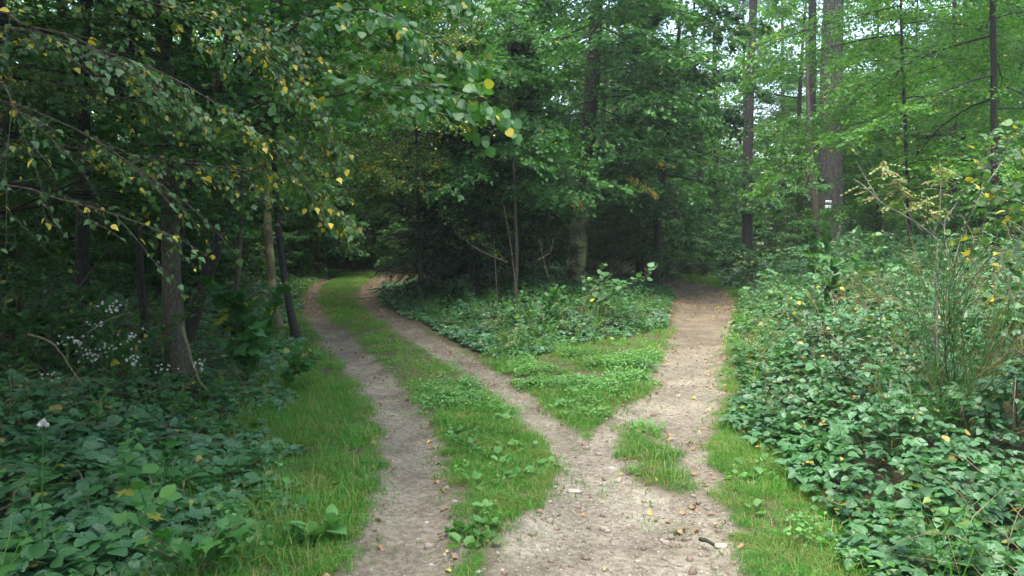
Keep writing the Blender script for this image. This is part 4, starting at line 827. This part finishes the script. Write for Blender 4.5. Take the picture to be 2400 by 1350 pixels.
sapling('wild_raspberry', 'pale leafy raspberry shoots standing out of the right brambles', 'bush', 1900, 9.5, 1.3, 'shrub', 'bramble_mid', .085, 407, 6, spread=.7, sub=.25)
sapling('wild_raspberry', 'light green shoots on the far edge of the right brambles', 'bush', 2000, 12.5, 1.7, 'shrub', 'bramble_mid', .09, 408, 7, spread=1.0, sub=.3)
sapling('wild_raspberry', 'light shoots at the path edge of the right brambles', 'bush', 1860, 11.5, 1.15, 'shrub', 'bramble_mid', .08, 409, 6, spread=.7, sub=.25)
sapling('nettle_plant', 'leafy nettles in the dark at the left edge', 'plant', 110, 7.5, 1.25, 'dark', 'birch', .085, 410, 9, spread=.8, sub=.2)
sapling('nettle_plant', 'leafy nettles between the left edge and the white seed heads', 'plant', 290, 8.0, 1.15, 'maple', 'birch', .08, 411, 8, spread=.8, sub=.2)
sapling('dock_plant', 'broad plantain like leaves in the grass at the lower left', 'plant', 730, 4.25, .16, 'herb', 'bramble_mid', .11, 412, 3, spread=.14, nsub=3, nlf=2, sub=.05, ntw=0)
sapling('bright_seedling', 'bright lobed seedling leaves among the dark lower left brambles', 'plant', 430, 3.7, .42, 'maple', 'maple', .085, 413, 4, spread=.3, nsub=4, nlf=3, sub=.1, ntw=0)
sapling('bright_seedling', 'pale green seedling low at the left edge of the left rut grass', 'plant', 350, 4.4, .35, 'herb', 'hazel', .075, 414, 3, spread=.25, nsub=4, nlf=2, sub=.1, ntw=0)

# spray of yellow and of russet leaves on the oak
oak = [o for o in bpy.data.objects if o.name == 'oak_tree'][0]
for pts, au, s, lb in (([(1470, 400, 19.5), (1500, 420, 19), (1535, 450, 18.8)], 1.2, 501, 'spray of yellow oak leaves'), ([(1480, 370, 19.5), (1520, 365, 19.2), (1560, 380, 19)], .5, 502, 'spray of russet oak leaves'), ([(1330, 430, 19.5), (1350, 455, 19), (1360, 475, 18.9)], .8, 503, 'small yellow oak leaves by the trunk')):
    r_ = np.random.default_rng(s); g, lf = spray(r_, np.array([at(*q) for q in pts]) - np.array(oak.location), .01, 7, .3, 4, .12, au, .3)
    o = obj('twig', g.me('twig', M['bark'], True), oak); o['label'] = lb; q = Geo(); q.leaves(TM['oak'], *lf); tag(obj('leaf', q.me('leaf', M['oak']), o), kind='stuff')

# bare dead sapling in the hollow
root = empty('dead_sapling', gp(1215, 15.5)); tag(root, 'thin bare dead sapling in the black hollow between the tracks', 'sapling'); B0 = np.array(root.location)
for k, pl in enumerate([[(1215, 735), (1205, 640), (1195, 560), (1180, 480)], [(1190, 615), (1130, 590), (1080, 555), (1060, 530)], [(1166, 720), (1162, 640), (1158, 560)], [(1285, 650), (1272, 600), (1265, 560)], [(1260, 610), (1290, 590), (1296, 560)]]):
    P = smooth_path(np.array([at(px, py, 15.5 - .3 * (k == 1)) for px, py in pl]) - B0, 10); g = Geo(); g.tube(P, np.linspace(.011, .004, 10), 5); obj('stem' if k in (0, 2, 3) else 'twig', g.me('stem', M['twig'], True), root)

# broom: a fan of thin green whips
rg = np.random.default_rng(601)
def broom(label, base, n, H, wid, seed):
    rng = np.random.default_rng(seed); root = empty('broom_bush', base); tag(root, label, 'bush')
    for m in range(n):
        g = Geo(); a = rng.uniform(0, 6.283); sp = wid * math.sqrt(rng.uniform()); h = H * rng.uniform(.6, 1.0) * (1.1 - .45 * sp / wid); t = np.linspace(0, 1, 9)[:, None]
        P = np.array([math.cos(a), math.sin(a), 0]) * (.04 + sp * (.3 * t + .7 * t ** 1.6)) + np.array([0, 0, 1]) * h * t + rng.normal(0, .02, (9, 3)); g.tube(P, np.linspace(.0035, .0014, 9), 4)
        for k in range(11):
            f = rng.uniform(.2, .95); q = interp_path(P, np.array([f]))[0]; d = unit(P[-1] - P[3]); d = unit(d + rng.normal(0, .38, 3)); L = rng.uniform(.2, .55) * H * .5; tt = np.linspace(0, 1, 4)[:, None]; g.tube(q + d * L * tt + np.array([0, 0, .12]) * L * tt ** 2, np.linspace(.0024, .0012, 4), 3, cap=False)
        T = np.concatenate(g.T); T[:, 0] = rng.uniform(); T[:, 1] = .8 * (rng.uniform() < .15); g.T = [T]; obj('stem', g.me('stem', M['broom']), root)
p = at(2245, 700, 5.6); broom('tall green broom bush with thin whip stems on the right bank', (p[0], 5.6, .15), 36, 1.95, .60, 602)
p = at(2110, 950, 5.2); broom('low broom bush with thin leafless stems in front of the tall broom', (p[0], 5.2, .15), 16, .95, .5, 603)

# withered rowan with pale stem, and birch sapling on the right
def twiggy(name, label, cat, Y, base_px, stems, bark, rad):
    b = at(base_px[0], base_px[1], Y); b[2] = float(gh(b[0], Y)); root = empty(name, b); tag(root, label, cat); out = []
    for k, (pl, r) in enumerate(stems):
        P = np.array([at(*q) if len(q) == 3 else at(q[0], q[1], Y) for q in pl]) - b
        if k == 0: P[0] = (0, 0, -.05)
        P = smooth_path(P, 12); g = Geo(); g.tube(P, np.linspace(r, r * .35, 12), 6); obj('trunk' if k == 0 else 'limb', g.me('limb', M[bark], True), root); out.append(P)
    return root, b, out
root, b, st = twiggy('rowan_sapling', 'withered rowan sapling with pale forked stem and yellow reddish leaflets', 'sapling', 6.2, (2200, 760), [
    ([(2200, 800), (2196, 660), (2196, 600), (2195, 560)], .014), ([(2195, 562), (2165, 535), (2120, 505), (2065, 475), (2030, 440), (2000, 420)], .010), ([(2060, 470), (2030, 420), (2008, 380)], .006), ([(2160, 540), (2130, 500), (2100, 440), (2070, 375)], .006),
    ([(2190, 555), (2160, 500), (2130, 465), (2090, 420)], .005), ([(2185, 555), (2200, 510), (2205, 440), (2203, 380)], .006), ([(2195, 620), (2150, 605), (2110, 600)], .005), ([(2212, 530), (2180, 500), (2160, 470)], .005)], 'bark_pale', .014)
rows = []
for P, n in ((st[3], 16), (st[4], 18), (st[5], 18), (st[7], 10), (st[1], 6)):
    f = rg.uniform(.35, 1, n); q = interp_path(P, f); a = rg.uniform(0, 6.283, n); ax = unit(np.stack([np.cos(a), np.sin(a), rg.uniform(-.4, .4, n)], -1)); L = rg.uniform(.09, .16, n)
    for k in range(9):                                  # pinnate leaf: leaflets in pairs along each axis
        s = (k // 2 + 1) / 5; sg = (1 if k % 2 else -1) * (1.1 if k < 8 else 0); d = rotz(ax, np.full(n, sg)); d[:, 2] -= .3; pp = q + ax * (L * s)[:, None]; pp[:, 2] -= .3 * (L * s) * s
        T = tints(rg, n, .3); rows.append((pp, d, np.tile([0, -.2, 1], (n, 1)) + rg.normal(0, .3, (n, 3)), np.full(n, .036), T))
g = Geo(); g.leaves(TM['simple'], *(np.concatenate([r[k] for r in rows]) for k in range(5))); tag(obj('foliage', g.me('foliage', M['rowan']), root), kind='stuff')
sprays_tree('birch_sapling', 'birch sapling with pale stem and large fresh leaves at the right edge', 'sapling', (3.42, 6.0, .05), [(3.42, 6.0, 0), (3.40, 6.0, .9), (3.45, 6.0, 1.5), (3.62, 6.0, 2.0), (3.8, 6, 2.3)], .009, 'bark_pale', [
    dict(pts=[(2212, 530, 6.0), (2240, 480, 6.0), (2270, 430, 5.9), (2300, 370, 5.8), (2315, 350, 5.8)], nsub=9, f0=.4), dict(pts=[(2300, 440, 5.6), (2330, 380, 5.4), (2360, 340, 5.2), (2390, 300, 5.1)], nsub=7, f0=.3), dict(pts=[(2290, 560, 5.6), (2320, 480, 5.4), (2350, 440, 5.2)], nsub=7, f0=.3),
    dict(pts=[(2320, 540, 5.4), (2370, 500, 5.1), (2420, 480, 5.0)], nsub=8, f0=.2), dict(pts=[(2290, 640, 5.5), (2330, 600, 5.3), (2400, 590, 5.0)], nsub=10, f0=.2), dict(pts=[(2290, 740, 5.3), (2340, 700, 5.1), (2410, 680, 5.0)], nsub=10, f0=.2)],
    'birch', 'birch', 'birch', 303, n_obj=220, autumn=.20, sub=.22, nlf=3, leaf=.062, ntw=1, droop=.3)

# ------------------------------------------------------------------ white seed heads on the left
def star(rng, n, r):
    d = unit(rng.normal(0, 1, (n, 3))); g = Geo()
    for k in range(n): g.tube([(0, 0, 0), d[k] * r * .6, d[k] * r * rng.uniform(.8, 1.1)], [.0012, .0016, .0003], 3, cap=False)
    return g
rf = np.random.default_rng(701)
HEADS = [((262, 720), 'highest'), ((225, 757), 'second highest'), ((157, 802), 'leftmost'), ((186, 806), 'small'), ((215, 832), 'large low'), ((250, 815), 'round'), ((310, 788), 'wide'), ((313, 838), 'wide low'), ((470, 852), None), ((388, 858), None), ((101, 884), None), ((101, 993), None)]
FL = []
for k in range(3):
    g = star(rf, 22, .013); FL.append(mesh('fluff', np.concatenate(g.V), g.F, M['fluff']))
lab = {8: 'white seed head just right of the mossy trunk', 9: 'little white seed head touching the mossy trunk on its left', 10: 'small faint white seed head near the left edge', 11: 'single white flower head lowest at the left edge above big bramble leaves'}
for k, (c, w_) in enumerate(HEADS):
    Y = 6.4 + .5 * rf.uniform(-1, 1) if k != 11 else 3.6; top = at(*c, Y); base = np.array([top[0] + rf.normal(0, .06), Y + .05, float(gh(top[0], Y + .05))])
    root = empty('seed_head_plant', base); tag(root, lab.get(k, '%s white fluffy seed head among the dark plants left of the mossy trunk' % w_), 'plant', 'white seed heads')
    T = top - base; g = Geo(); P = smooth_path([(0, 0, -.02), T * .5 + rf.normal(0, .02, 3), T * .96], 8); g.tube(P, np.linspace(.004, .002, 8), 4); m = 16 if k in (4, 6, 7, 0, 8) else 9
    if k == 11: m = 8
    tips = T + rf.normal(0, 1, (m, 3)) * np.array([.045, .04, .028]) * (1 if k != 11 else .35)
    for q in tips: g.tube([T * .93, T * .5 + q * .5 - (0, 0, .01), q], .001, 3, cap=False)
    obj('stem', g.me('stem', M['broom']), root)
    for q in tips:
        o = obj('fluff', FL[rf.integers(3)], root, q); s = rf.uniform(.7, 1.25); o.scale = (s, s, s * .9); o.rotation_euler = tuple(rf.uniform(0, 6.28, 3))

# ------------------------------------------------------------------ sticks, stones, gravel, fallen leaves
def stick(label, pl, r, bark, name='fallen_stick', cat='stick'):
    P = np.array([at(*q) for q in pl]); b = P[-1].copy(); P = smooth_path(P - b, 10) + RNG.normal(0, r * .4, (10, 3)); root = obj(name, (lambda g: g.me(name, M[bark], True))(Geo().tube(P, np.linspace(r, r * .5, 10), 7, .1)), None, b); tag(root, label, cat); return root
stick('dead barky stick leaning on the right of the mossy trunk foot', [(428, 760, 7.9), (448, 840, 7.7), (470, 890, 7.6), (508, 945, 7.5)], .016, 'bark_birch', 'dead_stick')
stick('pale dead branch slanting out of the dark plants at the left edge', [(68, 782, 6.0), (120, 802, 5.9), (150, 838, 5.85), (195, 905, 5.8)], .010, 'bark_birch', 'dead_branch', 'branch')
stick('thin pale dead twig arching below the highest white seed head', [(205, 782, 6.2), (250, 750, 6.1), (290, 735, 6.1), (298, 700, 6.1)], .005, 'bark_pale', 'dead_twig', 'twig')
a, b = G(1640, 1268), G(1673, 1281); P = np.array([a, (a + b) / 2 + (0, 0, .006), b]) + (0, 0, .012); o = obj('fallen_stick', Geo().tube(smooth_path(P - P[0], 8), np.linspace(.012, .009, 8), 7, .15).me('stick', M['bark_dark'], True), None, P[0]); tag(o, 'short dark stick lying on the gravel at the lower right', 'stick')
def rock(rng, flat=.6, sub=10):
    u = np.linspace(0, np.pi, 6)[1:-1]; v = np.linspace(0, 2 * np.pi, 8, endpoint=False); V = [(0, 0, 1)] + [(math.sin(a) * math.cos(c), math.sin(a) * math.sin(c), math.cos(a)) for a in u for c in v] + [(0, 0, -1)]
    V = np.array(V) * rng.uniform(.78, 1.18, (len(V), 1)); V = np.sign(V) * np.abs(V) ** .8 * np.array([.5, .36 * rng.uniform(.8, 1.2), .5 * flat]); n = len(V)
    F3 = [(0, 1 + k, 1 + (k + 1) % 8) for k in range(8)] + [(n - 1, 25 + (k + 1) % 8, 25 + k) for k in range(8)]; F4 = [(1 + 8 * r + k, 9 + 8 * r + k, 9 + 8 * r + (k + 1) % 8, 1 + 8 * r + (k + 1) % 8) for r in range(3) for k in range(8)]
    return V, [np.array(F3), np.array(F4)]
def smat(n, c): return plain_mat(n, c, .85, .25, .3)
SM = dict(grey=smat('stone_grey', (.26, .235, .21)), pale=smat('stone_pale', (.30, .275, .235)), brown=smat('stone_brown', (.17, .13, .10)), dark=smat('stone_dark', (.10, .085, .075)))
rs = np.random.default_rng(801)
for px, py, wp, mt, fl, lb in [(1403, 1052, 18, 'grey', .6, 'squarish grey stone at the tip of the grass wedge'), (1432, 1085, 22, 'pale', .4, 'pale flat stone where the tracks meet'), (1379, 1077, 9, 'brown', 1.2, 'small upright brown stone where the tracks meet'), (1355, 1090, 8, 'grey', .8, 'small grey stone left of the upright brown stone'),
    (1342, 1138, 46, 'pale', .14, 'wide whitish slab half buried in the gravel'), (1356, 1173, 15, 'brown', .8, 'round brown stone below the whitish slab'), (1373, 1289, 24, 'brown', .6, 'large brown stone by a grass tuft on the gravel'), (1565, 1249, 10, 'dark', .8, 'lone dark pebble in the middle of the gravel'),
    (1692, 1268, 40, 'pale', .2, 'flat pale stone beside the short dark stick'), (999, 1208, 14, 'grey', .6, 'grey stone lying in the left wheel rut'), (1042, 1290, 12, 'pale', .6, 'small whitish stone at the right edge of the left rut'), (1010, 1308, 15, 'pale', .5, 'flat whitish stone low in the left rut'),
    (1065, 1173, 17, 'grey', .6, 'grey stone at the grass edge of the left rut'), (1282, 1272, 13, 'pale', .6, 'white stone on the left of the gravel'), (1178, 1328, 11, 'pale', .7, 'small white stone at the bottom of the gravel'), (1120, 1342, 19, 'pale', .4, 'white stone at the lowest tip of the grass strip'),
    (1300, 1140, 14, 'grey', .5, 'grey stone at the right edge of the grass strip'), (1635, 1010, 10, 'pale', .5, 'pale stone on the path by the grass island'), (1655, 962, 9, 'dark', .5, 'dark stone on the right path above the grass island'), (1605, 885, 9, 'grey', .5, 'grey stone far up the right path'), (1310, 1245, 10, 'brown', .5, 'little brown stone left of the gravel centre'), (1420, 1325, 12, 'pale', .5, 'pale stone at the bottom centre of the gravel')]:
    p = G(px, py); W = wp * p[1] / FPX; V, F = rock(rs, fl); o = obj('stone', mesh('stone', V * W, F, SM[mt], smooth=False), None, (p[0], p[1], float(gh(p[0], p[1])) + W * fl * .16)); o.rotation_euler = (0, 0, rs.normal(0, .5)); tag(o, lb, 'stone', 'loose stones on the tracks')
peb = []
for k in range(8):
    V, F = rock(rs, rs.uniform(.5, .9)); peb.append(mesh('pebble', V, F, M['pebble'] if k % 3 else SM['brown']))
x, y = rs.uniform(-2, 4, 90000), 3.2 + 9 * rs.uniform(0, 1, 90000) ** 1.6; d1, d2, d3 = path_sd(x, y); e = earth(x, y)
k = (e < .05) & in_view(x, y, .1) & (rs.uniform(0, 1, len(x)) < np.where(d3 < .05, .32 * (.3 + noise(x, y, 1.4, 71)), .05) + .12 * ss(-.12, .02, e))
x, y = x[k], y[k]; n = len(x); sz = np.clip(rs.lognormal(-4.75, .68, n), .004, .06)
instancer('gravel', 'loose gravel and small pebbles on the tracks', np.stack([x, y, gh(x, y) + sz * .12], -1), np.stack([rs.normal(0, .2, n), rs.normal(0, .2, n), rs.uniform(0, 6.28, n)], -1), sz, rs.integers(0, 8, n), peb)
fl = []
for k in range(10):
    g = Geo(); tmn = ['oak', 'birch', 'hazel'][k % 3]; au = .8 if k == 4 else 0
    V = np.array(TM[tmn][0]); g.leaves((V * (1, 1, 3) + np.stack([0 * V[:, 0], 0 * V[:, 0], .25 * V[:, 0] ** 2 + .12 * np.sin(V[:, 1] * 3)], -1), TM[tmn][1]), [(0, -.5, 0)], [(0, 1, 0)], [(0, 0, 1)], [1.0], [[rs.uniform(), au, .5]]); fl.append(g.me('fallen_leaf', M['litter']))
x, y = rs.uniform(-8, 7, 40000), 3.2 + 22 * rs.uniform(0, 1, 40000); e = earth(x, y)
k = ((np.abs(e) < .35) | (y > 15)) & (e < .4) & in_view(x, y, .1) & (rs.uniform(0, 1, len(x)) < .06 + .55 * ss(.12, .0, np.abs(e + .03)) * noise(x, y, .8, 72) + .45 * ss(15, 20, y)); x, y = x[k], y[k]; n = len(x)
instancer('leaf_litter', 'fallen brown and yellow leaves along the edges of the tracks', np.stack([x, y, gh(x, y) + .012], -1), np.stack([rs.normal(0, .35, n), rs.normal(0, .35, n), rs.uniform(0, 6.28, n)], -1), rs.uniform(.02, .055, n), rs.integers(0, 10, n), fl)
for px, py, wp, au, lb in [(1143, 1272, 14, .45, 'orange fallen leaf on the tip of the grass strip'), (1416, 1316, 17, 1.0, 'yellow fallen leaf on the gravel at the bottom'), (1742, 1284, 30, .0, 'curled reddish brown leaf at the right edge of the gravel'), (1017, 1042, 13, .3, 'reddish fallen leaf at the right edge of the left rut'), (1050, 1332, 18, 1.0, 'yellow fallen leaf at the bottom of the left rut edge')]:
    p = G(px, py); g = Geo(); V = np.array(TM['oak'][0]); g.leaves((V * (1, 1, 4), TM['oak'][1]), [(0, -.5, .03)], [(0, 1, 0)], [(0, 0, 1)], [1.0], [[.2, au, .5]]); s = wp * p[1] / FPX
    o = obj('fallen_leaf', g.me('fallen_leaf', M['litter']), None, (p[0], p[1], float(gh(p[0], p[1])) + .012)); o.scale = (s, s, s); o.rotation_euler = (.25, .1, rs.uniform(0, 6.28)); tag(o, lb, 'leaf', 'single fallen leaves')

# ------------------------------------------------------------------ thin haze added to lift the blacks and fade the distance
g = Geo(); a, b, c = 75, 130, 34
V = [(x, y, z) for z in (-3, c) for x, y in ((-a, -45), (a, -45), (a, b), (-a, b))]
o = obj('haze', mesh('haze', V, [np.array([(3, 2, 1, 0), (4, 5, 6, 7), (0, 1, 5, 4), (1, 2, 6, 5), (2, 3, 7, 6), (3, 0, 4, 7)])])); tag(o, 'thin haze added to lift the dark tones', kind='stuff')
hm = bpy.data.materials.new('haze'); hm.use_nodes = True; t = hm.node_tree; t.nodes.clear(); ou = t.nodes.new('ShaderNodeOutputMaterial'); pv = t.nodes.new('ShaderNodeVolumePrincipled')
pv.inputs['Color'].default_value = (.80, .95, .90, 1); pv.inputs['Density'].default_value = .0008; pv.inputs['Anisotropy'].default_value = .2; t.links.new(pv.outputs[0], ou.inputs['Volume']); o.data.materials.append(hm)
